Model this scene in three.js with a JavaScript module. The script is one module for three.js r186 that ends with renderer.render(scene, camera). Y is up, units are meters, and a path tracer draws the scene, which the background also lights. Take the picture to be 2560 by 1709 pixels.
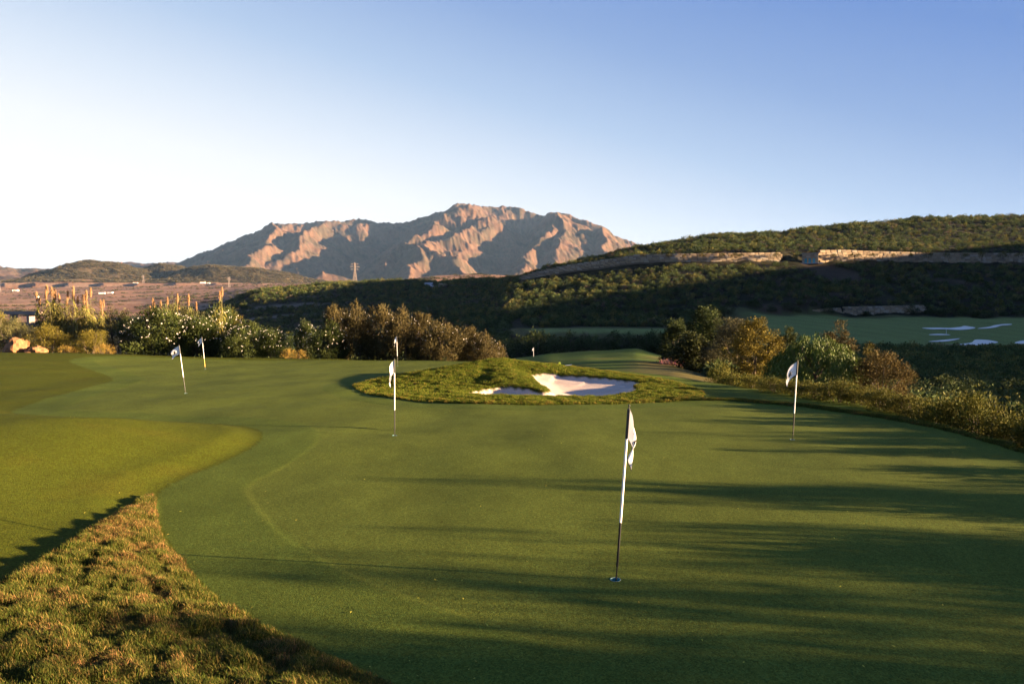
import * as THREE from 'three';
import { mergeGeometries } from 'three/addons/utils/BufferGeometryUtils.js';
import { createNoise2D, createNoise3D } from 'simplex-noise';

// ---------------------------------------------------------------- camera, sky, sun, exposure
const EYE = 2.7;                                   // metres above the putting green below the camera
const scene = new THREE.Scene();
const camera = new THREE.PerspectiveCamera(52.2, 1024 / 683, 0.1, 40000);
camera.position.set(0, EYE, 0);
camera.rotation.set(THREE.MathUtils.degToRad(-3.0), 0, 0);

const renderer = new THREE.WebGLRenderer({ antialias: true });
renderer.setSize(1024, 683);
renderer.toneMapping = THREE.LinearToneMapping;
renderer.toneMappingExposure = 9.0;
renderer.shadowMap.enabled = true;
renderer.shadowMap.type = THREE.PCFSoftShadowMap;

const D2R = Math.PI / 180;
const lerp = THREE.MathUtils.lerp, clamp = THREE.MathUtils.clamp;
const sstep = (a, b, x) => { const t = clamp((x - a) / (b - a), 0, 1); return t * t * (3 - 2 * t); };
const s2l = (c) => { c /= 255; return c <= 0.04045 ? c / 12.92 : Math.pow((c + 0.055) / 1.055, 2.4); };

{ // clear evening sky: pale over the western horizon, deepening upward and towards the other side
  const W = 1024, H = 512, data = new Float32Array(W * H * 4);
  const ramp = [[0, 255, 255, 255, 1.05], [0.7, 254, 254, 255, 1], [0.9, 246, 249, 253, 1], [1.15, 222, 233, 248, 1], [1.5, 180, 203, 235, 1], [1.9, 141, 171, 220, 1], [2.3, 110, 147, 211, 1], [3.2, 92, 131, 200, 1], [6, 80, 116, 182, 1]]
    .map(([q, r, g, b, k]) => [q, s2l(r) * k, s2l(g) * k, s2l(b) * k]);
  for (let j = 0; j < H; j++) for (let i = 0; i < W; i++) {
    const up = ((j + 0.5) / H - 0.5) * 180, ang = ((i + 0.5) / W - 0.5) * 360;    // x = cos, z = sin
    let bearing = ang + 90; if (bearing > 180) bearing -= 360;                      // 0 = straight ahead (-z), + to the right
    let da = Math.abs(bearing + 45); if (da > 180) da = 360 - da;
    const swing = Math.cos(clamp(up, 0, 90) * D2R);
    const q = Math.max(up, 0) / 15.5 + swing * 2.05 * (1 - Math.cos(da * D2R * 0.86)) * 0.62 + swing * da / 200;
    let k = 0; while (k < ramp.length - 2 && q > ramp[k + 1][0]) k++;
    const t = clamp((q - ramp[k][0]) / (ramp[k + 1][0] - ramp[k][0]), 0, 1);
    for (let c = 0; c < 3; c++) data[(j * W + i) * 4 + c] = lerp(ramp[k][c + 1], ramp[k + 1][c + 1], t) / 9.0;
    data[(j * W + i) * 4 + 3] = 1;
  }
  const sky = new THREE.DataTexture(data, W, H, THREE.RGBAFormat, THREE.FloatType);
  sky.mapping = THREE.EquirectangularReflectionMapping; sky.magFilter = THREE.LinearFilter; sky.needsUpdate = true;
  scene.background = sky; scene.environment = sky;
}
const SUN_BEARING = 99, SUN_UP = 7.4;
const sun = new THREE.DirectionalLight(new THREE.Color().setRGB(1.0, 0.69, 0.40), 5);
sun.name = 'sun';
const toSun = new THREE.Vector3(Math.sin(SUN_BEARING * D2R) * Math.cos(SUN_UP * D2R), Math.sin(SUN_UP * D2R), -Math.cos(SUN_BEARING * D2R) * Math.cos(SUN_UP * D2R));
sun.position.copy(toSun).multiplyScalar(120); sun.castShadow = true; sun.shadow.radius = 0.8;
Object.assign(sun.shadow.camera, { left: -90, right: 90, top: 60, bottom: -60, near: 1, far: 400 });
sun.shadow.mapSize.set(4096, 4096);
scene.add(sun); scene.add(sun.target);
scene.fog = new THREE.FogExp2(new THREE.Color().setRGB(0.36, 0.60, 1.0), 1.15e-5);

// ---------------------------------------------------------------- helpers
function rng(seed) { let a = seed >>> 0; return () => { a = (a + 0x6d2b79f5) | 0; let t = Math.imul(a ^ (a >>> 15), 1 | a); t = (t + Math.imul(t ^ (t >>> 7), 61 | t)) ^ t; return ((t ^ (t >>> 14)) >>> 0) / 4294967296; }; }
const R0 = rng(77);
const n2 = createNoise2D(rng(11)), n2b = createNoise2D(rng(12)), n3 = createNoise3D(rng(13));
function fbm(x, y, oct = 4, g = 0.5) { let s = 0, a = 1, f = 1, t = 0; for (let i = 0; i < oct; i++) { s += a * n2(x * f + i * 17.3, y * f - i * 9.1); t += a; a *= g; f *= 2.03; } return s / t; }
const names = new Map();
function numbered(n) { const k = names.get(n) ?? 0; names.set(n, k + 1); return k ? n + '_' + String(k).padStart(3, '0') : n; }
function shadows(o) { o.castShadow = true; o.receiveShadow = true; return o; }
function part(name, geo, mat, parent) { const m = shadows(new THREE.Mesh(geo, mat)); m.name = name; parent.add(m); return m; }
function thing(name, label, category, pos, turn = 0, group) {
  const g = new THREE.Group(); g.name = numbered(name); g.position.set(...pos); g.rotation.y = turn;
  g.userData = { label, category }; if (group) g.userData.group = group; scene.add(g); return g;
}
function single(name, geo, mat, label, category, group) {
  const m = shadows(new THREE.Mesh(geo, mat)); m.name = numbered(name); m.userData = { label, category }; if (group) m.userData.group = group; scene.add(m); return m;
}
function structure(name, geo, mat) { const m = shadows(new THREE.Mesh(geo, mat)); m.name = numbered(name); m.userData = { kind: 'structure' }; scene.add(m); return m; }
function copyOf(root, pos, turn, scale, label, group) {
  const r = root.clone(); r.name = numbered(root.name.replace(/_\d{3}$/, '')); r.userData = { ...root.userData };
  if (label) r.userData.label = label; if (group) r.userData.group = group;
  r.position.set(...pos); r.rotation.y = turn; if (scale) r.scale.set(...scale); scene.add(r); return r;
}
// a place by compass bearing from the tee (degrees, right positive) and distance ahead in metres
const place = (b, d) => [Math.tan(b * D2R) * d, d];
const lin = (r, g, b) => new THREE.Color().setRGB(r, g, b);
const MAT = (c, rough = 0.9, extra = {}) => new THREE.MeshStandardMaterial({ color: c, roughness: rough, side: THREE.DoubleSide, ...extra });

// ---------------------------------------------------------------- terrain: plan of the course (x to the right, d ahead)
function sdPoly(x, y, P) { // signed distance, positive inside
  let best = 1e9, inside = false;
  for (let i = 0, j = P.length - 1; i < P.length; j = i++) {
    const [ax, ay] = P[j], [bx, by] = P[i], ex = bx - ax, ey = by - ay, wx = x - ax, wy = y - ay;
    const t = clamp((wx * ex + wy * ey) / (ex * ex + ey * ey), 0, 1), dx = wx - ex * t, dy = wy - ey * t;
    best = Math.min(best, dx * dx + dy * dy);
    if ((ay > y) !== (by > y) && x < ((bx - ax) * (y - ay)) / (by - ay) + ax) inside = !inside;
  }
  return (inside ? 1 : -1) * Math.sqrt(best);
}
function smoothPoly(P, n = 6) { return new THREE.CatmullRomCurve3(P.map(([x, y]) => new THREE.Vector3(x, y, 0)), true, 'centripetal').getPoints(P.length * n).slice(0, -1).map((v) => [v.x, v.y]); }
const GREEN = smoothPoly([[3, 2.2], [1.0, 3.6], [-0.96, 5.06], [-2.0, 5.84], [-2.71, 6.48], [-3.36, 7.27], [-4.35, 8.63], [-5.45, 10.59], [-5.61, 11.6], [-5.48, 14.1], [-5.85, 16.3], [-7, 17.9], [-10, 18.9], [-14.5, 20.2], [-16, 23.5], [-17.2, 28], [-18.6, 32.4], [-23.5, 38], [-26.6, 42], [-26.5, 46.5], [-17.5, 48.6], [-8, 48.8], [-2, 45.5], [-2.6, 38], [-5.2, 33.5], [-6.6, 29.3], [-5.22, 25.6], [-3.67, 23.9], [-1.78, 22.74], [0.36, 22.39], [2.5, 22.62], [4.46, 23.24], [7.68, 23.2], [9.2, 21.7], [10.2, 19.7], [10.6, 17.3], [10.3, 13.9], [9.6, 9.5], [9, 5], [8.5, 0], [6, -1]], 4);
const ROUGHB = smoothPoly([[-6.6, 29.3], [-5.22, 25.6], [-3.67, 23.9], [-1.78, 22.74], [0.36, 22.39], [2.5, 22.62], [4.46, 23.24], [6.0, 23.6], [7.0, 25.2], [7.3, 28.6], [6.6, 31.2], [4.5, 33.2], [2.6, 34.8], [0.6, 36.0], [-1.6, 35.6], [-3.2, 33.4], [-5, 31.6]], 4);
const ROUGHF = smoothPoly([[-5.52, 10.5], [-4.5, 8.75], [-3.5, 7.35], [-2.8, 6.5], [-2.08, 5.88], [-1.05, 5.08], [1.2, 3.5], [3, 1.6], [3, -2], [-3, -3], [-6, 0], [-5.6, 3.5], [-4.6, 5.7], [-4.75, 6.6], [-4.9, 7.4], [-5.15, 8.6]], 4);
const SAND = smoothPoly([[1.5, 27.0], [1.1, 28.6], [0.95, 30.0], [0.85, 31.3], [1.4, 31.8], [2.8, 31.5], [4.4, 30.7], [5.9, 29.4], [5.0, 28.6], [4.9, 27.2], [4.3, 25.9], [2.9, 25.0], [1.2, 24.75], [-0.6, 25.0], [-1.7, 25.7], [-1.3, 26.9], [-0.3, 27.5], [0.6, 27.1], [1.2, 26.4]], 4);
const STRIP = [[5.6, 23.75], [7.68, 23.45], [9.3, 21.9], [10.4, 19.8], [10.85, 17.3], [10.6, 13.9], [9.9, 9.5], [9.3, 5], [8.8, 0]];
function distLine(x, y, L) { // [distance, height there]
  let best = 1e9, hh = 0;
  for (let i = 0; i + 1 < L.length; i++) {
    const a = L[i], b = L[i + 1], ex = b[0] - a[0], ey = b[1] - a[1], t = clamp(((x - a[0]) * ex + (y - a[1]) * ey) / (ex * ex + ey * ey), 0, 1);
    const dd = Math.hypot(x - a[0] - ex * t, y - a[1] - ey * t);
    if (dd < best) { best = dd; hh = a.length > 2 ? lerp(a[2], b[2], t) : 0; }
  }
  return [best, hh];
}
const RIDGE_A = [[-6.2, 29, 0.04], [-4.6, 30.3, 0.3], [-2.4, 32, 0.6], [-0.5, 34, 0.82], [2.6, 33.7, 0.52], [4.6, 32.6, 0.3], [6.8, 30.6, 0.12], [7, 27, 0.03]];
const RIDGE_B = [[-0.5, 34, 0.82], [-0.4, 31.6, 0.62], [0.0, 29.4, 0.42], [0.55, 28.0, 0.22], [1.1, 26.9, 0.04]];
const near = (x, d) => { // height of the practice ground
  let h = -0.0231 * d + 0.035 * n2(x * 0.11, d * 0.09) * sstep(4, 12, d) + 0.02 * n2b(x * 0.3, d * 0.22) * sstep(6, 14, d);
  // lawn mound on the left and the bank that runs from it to below the camera
  if (x < 6 && d < 50) { const out = -sdPoly(x, d, GREEN); h += 0.0055 * sstep(-1.30, -1.20, out - 0.08 * n2(x * 0.3, d * 0.3)) * sstep(3, -1, x); if (out > 0 && d < 24) h += (0.62 * sstep(0, 4.6, out) + 0.10 * sstep(0, 0.9, out) + 0.2 * sstep(4, 10, out)) * sstep(6, 3, x) * sstep(23, 19, d); }
  // far left shoulder
  h += 0.55 * sstep(-17, -32, x) * sstep(18, 34, d) * sstep(60, 46, d);
  // bank of rough below the camera
  const rf = sdPoly(x, d, ROUGHF);
  if (rf > -0.6) h += 0.07 * sstep(-0.05, 0.2, rf) * (1 + 0.55 * n2(x * 1.9, d * 1.9) + 0.5 * n2b(x * 4.6, d * 4.6));
  // bunker mound
  if (x > -10 && x < 11 && d > 20 && d < 42) {
    const [da, ha] = distLine(x, d, RIDGE_A), [db, hb] = distLine(x, d, RIDGE_B);
    const A = ha * Math.exp(-Math.pow(da / 2.9, 2)), B = hb * Math.exp(-Math.pow(db / 1.55, 2)), k = 0.12, m = Math.max(A, B) + (k * k > (A - B) * (A - B) ? Math.pow(k - Math.abs(A - B), 2) / (4 * k) : 0);
    h += Math.max(0, m - 0.03);
    const sd = sdPoly(x, d, SAND);
    if (sd > -0.5) h -= (0.20 * sstep(-0.12, 0.25, sd) + 0.05 * sstep(0.2, 1.2, sd)) * lerp(1, 0.5, sstep(28, 32.5, d));
    const rb = sdPoly(x, d, ROUGHB);
    h += 0.028 * sstep(-0.1, 0.3, rb) * sstep(0.1, -0.2, sd) * (1 + 0.9 * n2(x * 1.3, d * 1.1));
  }
  const [ds] = distLine(x, d, STRIP);
  h += 0.035 * Math.exp(-Math.pow(ds / 0.3, 2));
  h -= 0.4 * sstep(10.8, 14, x) * sstep(36, 28, d);
  return h;
};
// surveyed long sections; the unseen ones at right are shaped for shade: [bearing, [distance, height] ...]
const SECT = [
  [-80, [60, -2], [120, -8], [300, -16], [700, -16], [1300, -8], [2000, 10], [3000, 40], [4000, 90], [6000, 130], [12000, 200]],
  [-36.2, [58, -1.6], [75, -4.5], [110, -9], [200, -16], [500, -19], [900, -16], [1200, -8], [2000, 18], [3000, 72], [3700, 108], [5000, 150], [7000, 190], [12000, 260]],
  [-28.6, [54, -1.3], [70, -4], [110, -9], [200, -16], [500, -19], [900, -14], [1300, -2], [2000, 26], [3000, 80], [3700, 112], [5000, 150], [7000, 180], [12000, 260]],
  [-24, [54, -1.3], [70, -4], [110, -9], [200, -16], [400, -17], [600, -10], [700, -6], [900, -12], [1300, 4], [2000, 34], [3000, 86], [3700, 115], [5000, 150], [7000, 180], [12000, 260]],
  [-19.7, [53, -1.3], [70, -4], [110, -9], [250, -16], [400, -14], [520, -4], [700, 17], [760, 17], [950, 5], [1300, 20], [2000, 48], [3000, 92], [3700, 118], [5000, 150], [7000, 180], [12000, 260]],
  [-14.5, [52, -1.3], [70, -4], [110, -9], [250, -16], [380, -13], [520, -1], [650, 16], [750, 25], [850, 26], [1000, 24], [1200, 35], [2000, 62], [3000, 100], [3700, 120], [5000, 150], [7000, 180], [12000, 260]],
  [-9.7, [50, -1.3], [70, -4], [110, -9], [250, -15], [360, -11], [500, 2], [650, 20], [730, 26.5], [850, 27], [1050, 30], [1300, 42], [2000, 68], [3000, 100], [5000, 150], [7000, 180], [12000, 260]],
  [-6.2, [49, -1.3], [70, -4], [110, -9], [250, -13], [340, -9], [480, 5], [620, 18.5], [680, 23], [760, 26], [900, 27], [1300, 45], [2000, 82], [2600, 108], [3200, 95], [5000, 150], [7000, 180], [12000, 260]],
  [-2.6, [46, -1.4], [70, -4.2], [110, -8], [150, -10.5], [200, -12], [270, -9], [330, -5], [470, 9], [580, 21], [680, 26], [800, 26], [1300, 45], [2000, 84], [2700, 118], [3200, 100], [5000, 150], [7000, 180], [12000, 260]],
  [0.6, [44, -1.6], [60, -3.4], [100, -6.2], [140, -8.4], [160, -9.3], [185, -11.5], [215, -9.5], [245, -6.5], [270, -5.6], [320, -1], [420, 12], [500, 21.5], [560, 24], [700, 24], [1300, 40], [2000, 80], [2600, 106], [3200, 95], [5000, 150], [7000, 180], [12000, 260]],
  [3.4, [44, -1.8], [60, -3.2], [100, -5.6], [140, -7.7], [160, -8.3], [185, -11], [215, -9], [240, -6.0], [265, -5.5], [320, 0], [420, 15], [464, 21], [472, 27], [535, 31], [600, 30], [800, 20], [1300, 30], [2000, 60], [3000, 90], [12000, 260]],
  [6.6, [44, -2], [60, -3.0], [100, -5.2], [140, -7.2], [162, -7.8], [185, -11], [215, -9], [240, -6.0], [265, -5.4], [320, 1.5], [420, 17], [455, 23], [462, 28.5], [500, 33], [570, 40], [640, 40], [900, 25], [3000, 90], [12000, 260]],
  [10.1, [44, -2], [60, -2.9], [100, -5.0], [140, -6.6], [160, -7.2], [185, -11], [215, -9], [240, -6.0], [270, -5.4], [330, 4.5], [420, 20], [446, 26.5], [452, 32], [500, 37.5], [610, 52], [700, 53], [1000, 30], [3000, 90], [12000, 260]],
  [13, [42, -2], [60, -3.0], [100, -5.4], [140, -7.6], [170, -10], [215, -9.5], [240, -6.2], [275, -5.4], [330, 4.5], [420, 23], [441, 28.3], [447, 34], [500, 41], [640, 58], [720, 59], [1000, 30], [3000, 90], [12000, 260]],
  [16.5, [38, -2], [60, -3.6], [90, -6.2], [120, -8.6], [170, -10], [240, -6.6], [280, -5.2], [330, 3.5], [420, 24], [438, 28.4], [444, 35], [500, 44], [680, 68], [760, 69], [1100, 30], [3000, 80], [12000, 250]],
  [20.9, [36, -2.2], [60, -5], [90, -7.5], [120, -9], [170, -9.8], [200, -8.6], [260, -5], [318, -1.8], [332, 2.6], [380, 12.5], [425, 25], [440, 29], [446, 36], [500, 45], [700, 71], [790, 72], [1100, 30], [3000, 80], [12000, 250]],
  [23.6, [32, -2.2], [60, -6], [90, -8], [150, -9.6], [186, -8.8], [260, -5], [322, -1.9], [330, 3.4], [380, 13], [430, 26.5], [447, 30], [453, 37.6], [510, 47], [720, 78.5], [800, 79], [1100, 40], [3000, 80], [12000, 250]],
  [27.3, [28, -2], [45, -4.8], [60, -6.6], [90, -8.6], [150, -9.8], [186, -8.8], [260, -5], [325, -2], [333, 3.6], [380, 13], [430, 26], [450, 30.3], [456, 37.6], [510, 47], [735, 85], [820, 86], [1100, 50], [3000, 80], [12000, 250]],
  [30.8, [24, -1.6], [45, -5], [60, -7], [90, -9], [150, -10], [188, -9], [260, -5.2], [325, -2.2], [340, 3], [390, 14], [435, 26.5], [452, 30.2], [458, 37], [520, 48], [760, 94], [850, 95], [1200, 60], [3000, 80], [12000, 250]],
  [36.2, [18, -1], [30, -3], [45, -5.4], [60, -7], [90, -9], [150, -10], [188, -9.2], [260, -5.2], [330, -2.6], [345, 3], [400, 16], [440, 26.5], [454, 30], [460, 36.6], [520, 47], [790, 98.5], [880, 98], [1200, 70], [3000, 80], [12000, 250]],
  [45, [14, -0.7], [30, -3], [60, -4.5], [100, -7], [150, -10], [260, -5], [345, 3], [460, 34], [560, 60], [800, 100], [900, 100], [1300, 80], [3000, 80], [12000, 250]],
  [60, [14, -0.5], [30, -2], [52, 0.2], [66, 0.2], [100, -3], [150, -9], [260, -2], [345, 10], [460, 42], [560, 70], [640, 84], [760, 88], [1300, 60], [3000, 60], [12000, 250]],  // here and next row: low unseen knoll added to shade slope behind hedge
  [72, [14, -0.3], [30, -1.2], [52, 0.6], [66, 0.4], [100, -3], [150, -7], [260, -2], [345, 8], [460, 42], [560, 70], [640, 82], [760, 74], [1300, 20], [3000, 20], [12000, 60]],
  [85, [14, -0.2], [30, -1], [60, -2], [150, -5], [260, -4], [345, 4], [460, 34], [560, 60], [640, 73], [760, 58], [1300, 0], [3000, -10], [12000, -20]],
  [93, [14, -0.2], [30, -1], [60, -2], [150, -5], [260, -5], [345, -3], [460, 30], [560, 54], [640, 65], [760, 48], [1300, 0], [3000, -10], [12000, -20]],
  [130, [14, 0], [30, -0.5], [60, -1], [300, -5], [3000, -20], [12000, -40]],
].map(([b, ...p]) => [b, p.map(([d, h]) => [Math.log(d), h])]);
function sectAt(P, l) {
  if (l <= P[0][0]) return P[0][1];
  const n = P.length; if (l >= P[n - 1][0]) return P[n - 1][1];
  let i = 0; while (l > P[i + 1][0]) i++;
  const [x0, y0] = P[i], [x1, y1] = P[i + 1], h = x1 - x0, s = (y1 - y0) / h;
  const sl = (k) => { if (k <= 0 || k >= n - 1) return 0; const a = (P[k][1] - P[k - 1][1]) / (P[k][0] - P[k - 1][0]), b = (P[k + 1][1] - P[k][1]) / (P[k + 1][0] - P[k][0]); return a * b <= 0 ? 0 : (2 * a * b) / (a + b); };
  const m0 = i === 0 ? s : sl(i), m1 = i + 1 === n - 1 ? s : sl(i + 1), t = (l - x0) / h, t2 = t * t, t3 = t2 * t;
  return (2 * t3 - 3 * t2 + 1) * y0 + (t3 - 2 * t2 + t) * h * m0 + (3 * t2 - 2 * t3) * y1 + (t3 - t2) * h * m1;
}
// bearings inside the sections' tables are tan-plane bearings (x = tan b * d) up to 60 degrees, plain angles beyond
function wide(x, d) {
  const r = Math.hypot(x, d); let b = Math.atan2(x, d) / D2R; b = clamp(b, -80, 130);
  const blend = sstep(36, 60, Math.abs(b)), dist = Math.max(lerp(Math.max(d, 0.01), r * lerp(0.8, 1, sstep(40, 80, Math.abs(b))), blend), 1);
  let i = 0; while (i < SECT.length - 2 && b > SECT[i + 1][0]) i++;
  const t = clamp((b - SECT[i][0]) / (SECT[i + 1][0] - SECT[i][0]), 0, 1), l = Math.log(dist);
  return lerp(sectAt(SECT[i][1], l), sectAt(SECT[i + 1][1], l), t * t * (3 - 2 * t) * 0.5 + t * 0.5);
}
const ridgePt = (u, v, d) => { const b = (u - 1174.5) / 1600; return [b * d, d, EYE + ((700 - v) / 1600) * d]; };  // survey sightings of a skyline
const LOWHILLS = [[20, 664], [70, 648], [130, 630], [180, 612], [230, 600], [265, 604], [300, 616], [330, 621], [350, 613], [372, 607], [400, 610], [440, 624], [465, 616], [500, 609], [530, 612], [580, 616], [640, 625], [700, 636], [740, 646]].map(([u, v]) => ridgePt(u, v, 4300 + 150 * Math.sin(u * 0.02)));
function lowHills(x, d) {
  if (d < 3200 || d > 5600 || x < -4200 || x > -700) return -1e3;
  const [q, h] = distLine(x, d, LOWHILLS);
  const base = 105, hh = h - base + 14 * fbm(x / 260, d / 260, 3);
  const slope = 0.5;
  return base + hh * Math.exp(-Math.pow(q / (Math.max(hh, 10) / slope * 1.15), 2));
}
function height(x, z) {
  const d = -z, r = Math.hypot(x, d), b = Math.atan2(x, d) / D2R;
  let lim = 46; // end of the practice ground by bearing
  if (b > 4) lim = lerp(40, 27, sstep(4, 22, b)); if (b > 22) lim = lerp(27, 15, sstep(22, 36, b)); if (b > 36) lim = 14;
  if (b < -10) lim = lerp(46, 50, sstep(-10, -36, b));
  const w = sstep(lim, lim * 1.16, b > 40 ? r : d);
  let h = 0;
  if (w < 1) h += (1 - w) * near(x, d);
  if (w > 0) {
    let f = wide(x, d) + 0.10 * n2(x * 0.05, d * 0.04) * sstep(60, 120, r) * sstep(1500, 300, r);
    if (r > 240) f += (0.8 * n2(x * 0.02, d * 0.02) + 0.5 * n2b(x * 0.05, d * 0.05)) * sstep(280, 380, r) * sstep(3000, 800, r);
    if (r > 900) f += 5 * fbm(x / 420, d / 420, 4) * sstep(900, 1800, r);
    if (r > 3000) f = Math.max(f, lowHills(x, d));
    h += w * f;
  }
  return h;
}
const ground = (x, d) => height(x, -d);

// ---------------------------------------------------------------- surface textures (grain only, uv in metres)
function grainTexture(size, seed, draw) {
  const c = document.createElement('canvas'); c.width = c.height = size; const g = c.getContext('2d'); draw(g, size, rng(seed));
  const t = new THREE.CanvasTexture(c); t.wrapS = t.wrapT = THREE.RepeatWrapping; t.magFilter = THREE.LinearFilter; t.colorSpace = THREE.SRGBColorSpace; return t;
}
const strokes = (n, len, w, tone) => (g, S, r) => {
  if (g.globalAlpha === 1) { g.fillStyle = tone(0.5, r); g.fillRect(0, 0, S, S); }
  for (let i = 0; i < n; i++) {
    const x = r() * S, y = r() * S, a = r() * 6.283, L = len * (0.5 + r()), dx = Math.cos(a) * L, dy = Math.sin(a) * L;
    g.strokeStyle = tone(r(), r); g.lineWidth = w * (0.6 + 0.8 * r());
    for (const ox of x < len * 2 ? [0, S] : x > S - len * 2 ? [0, -S] : [0]) for (const oy of y < len * 2 ? [0, S] : y > S - len * 2 ? [0, -S] : [0]) {
      g.beginPath(); g.moveTo(x + ox, y + oy); g.lineTo(x + ox + dx, y + oy + dy); g.stroke();
    }
  }
};
const grassTone = (k, r) => { const b = 158 + k * 97, j = r() * 26 - 13; return `rgb(${clamp(b + j, 0, 255) | 0},${clamp(b, 0, 255) | 0},${clamp(b - 22 - j, 0, 255) | 0})`; };
const greenTex = grainTexture(2048, 3, (g, S, r) => { strokes(90000, 13, 4.5, grassTone)(g, S, r); g.globalAlpha = 0.8; strokes(140000, 8, 2.4, grassTone)(Object.assign(g, { }), S, r); });
const greyTone = (k) => { const b = 90 + k * 150; return `rgb(${b | 0},${b | 0},${b | 0})`; };
const bumpTex = grainTexture(1024, 5, strokes(50000, 5, 2.2, greyTone)); bumpTex.colorSpace = THREE.NoColorSpace;
function noiseTexture(size, seed, f) {
  const data = new Uint8Array(size * size * 4), nn = createNoise3D(rng(seed)), nm = createNoise3D(rng(seed + 1));
  // tileable on a torus folded into 3-d twice
  const at = (u, v, k) => 0.5 * (nn(Math.cos(u) * k, Math.sin(u) * k, Math.cos(v) * k) + nm(Math.cos(u) * k + 9, Math.sin(v) * k, Math.cos(v) * k + Math.sin(u) * k));
  for (let j = 0; j < size; j++) for (let i = 0; i < size; i++) {
    const u = (i / size) * 6.28318, v = (j / size) * 6.28318, c = f((k) => at(u, v, k));
    data.set([clamp(c[0], 0, 255), clamp(c[1], 0, 255), clamp(c[2], 0, 255), 255], (j * size + i) * 4);
  }
  const t = new THREE.DataTexture(data, size, size); t.wrapS = t.wrapT = THREE.RepeatWrapping; t.magFilter = THREE.LinearFilter; t.colorSpace = THREE.SRGBColorSpace; t.needsUpdate = true; return t;
}
const soilTex = noiseTexture(512, 21, (n) => { const s = n(2) * 20 + n(7) * 22 + n(22) * 26 + n(60) * 20; return [205 + s, 205 + s, 205 + s * 0.9]; });
const sandTex = noiseTexture(512, 31, (n) => { const s = n(3) * 8 + n(18) * 9 + n(70) * 16; return [232 + s, 231 + s, 229 + s]; });
const rep = (t, m) => { const c = t.clone(); c.repeat.set(1 / m, 1 / m); c.needsUpdate = true; return c; };

// ---------------------------------------------------------------- ground sheet
const C = { green: [0.122, 0.156, 0.033], collar: [0.106, 0.146, 0.030], lawn: [0.084, 0.102, 0.0105], fair: [0.092, 0.150, 0.034], rough: [0.05, 0.06, 0.014], sand: [0.60, 0.54, 0.47], soil: [0.040, 0.036, 0.022], field: [0.46, 0.265, 0.165], dirt: [0.20, 0.165, 0.125], hill: [0.036, 0.038, 0.020], red: [0.20, 0.105, 0.06] };
const mixc = (a, b, t) => [lerp(a[0], b[0], t), lerp(a[1], b[1], t), lerp(a[2], b[2], t)];
// bare banks on the far spur: [bearing, distance, half-length across, half-depth]
const BANKS = [[-18.2, 560, 42, 9], [-19.6, 500, 46, 8], [-15.6, 610, 26, 6], [-12.5, 655, 60, 5], [-21, 640, 30, 6], [-9, 660, 45, 4], [24.6, 415, 12, 26], [33, 720, 70, 24], [36, 770, 60, 20]];
function bank(x, d) { let m = 0; for (const [b, dist, l, w] of BANKS) { const [bx, bd] = place(b, dist), q = Math.pow((x - bx) / l, 2) + Math.pow((d - bd) / w, 2); if (q < 1.6) m = Math.max(m, sstep(1.5, 0.5, q + 0.7 * n2(x * 0.07, d * 0.09))); } return m; }
function fairway(x, d) { // how far inside mown ground beyond the green, in metres
  const b = Math.atan2(x, d) / D2R; let s = -1e3;
  if (d < 175 && b > -3.5) s = Math.min(170 + 2 * n2(x * 0.05, 3) - d, (15.2 - b) * d * 0.0175 - (d > 60 ? 0 : 0), (b + 2.6) * d * 0.0175 + 3);
  if (d > 200) {
    s = Math.max(s, Math.min(d - 226, 262 + 3 * n2(x * 0.03, 5) - d, (b - 0.2 + (d - 245) * 0.06) * 4, (20 - b) * 4));
    s = Math.max(s, Math.min((b - 17.4) * 4.5, 322 + 4 * n2(x * 0.02, 8) - d, d - 190));
  }
  if (b > 18 && d > 185 && d <= 200) s = Math.max(s, Math.min(d - 184, (b - 18) * 4));
  return s;
}
const WALLPATH = [[0.8, 470], [4.5, 462], [7.2, 454], [10.1, 447], [16, 440], [21, 441], [23.7, 447], [30, 452], [38, 455]].map(([b, d]) => place(b, d)), LOWPATH = [[23.4, 325], [27, 327], [30.6, 331]].map(([b, d]) => place(b, d)), ROADPATH = [[-6.0, 740], [-6.7, 690], [-6.9, 660], [-6.2, 618], [-5, 592]].map(([b, d]) => place(b, d));
const nearWall = (x, d) => { const q = distLine(x, d, WALLPATH)[0]; return q < 3.2 || (distLine(x, d + 5, WALLPATH)[0] < 3) || distLine(x, d + 3.5, LOWPATH)[0] < 4.5 || distLine(x, d, ROADPATH)[0] < 7 || Math.hypot(x - 182, d - 434) < 9; };
const stripe = (x, d) => 1 + 0.06 * Math.sin(x * 1.9 + d * 0.35);
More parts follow.
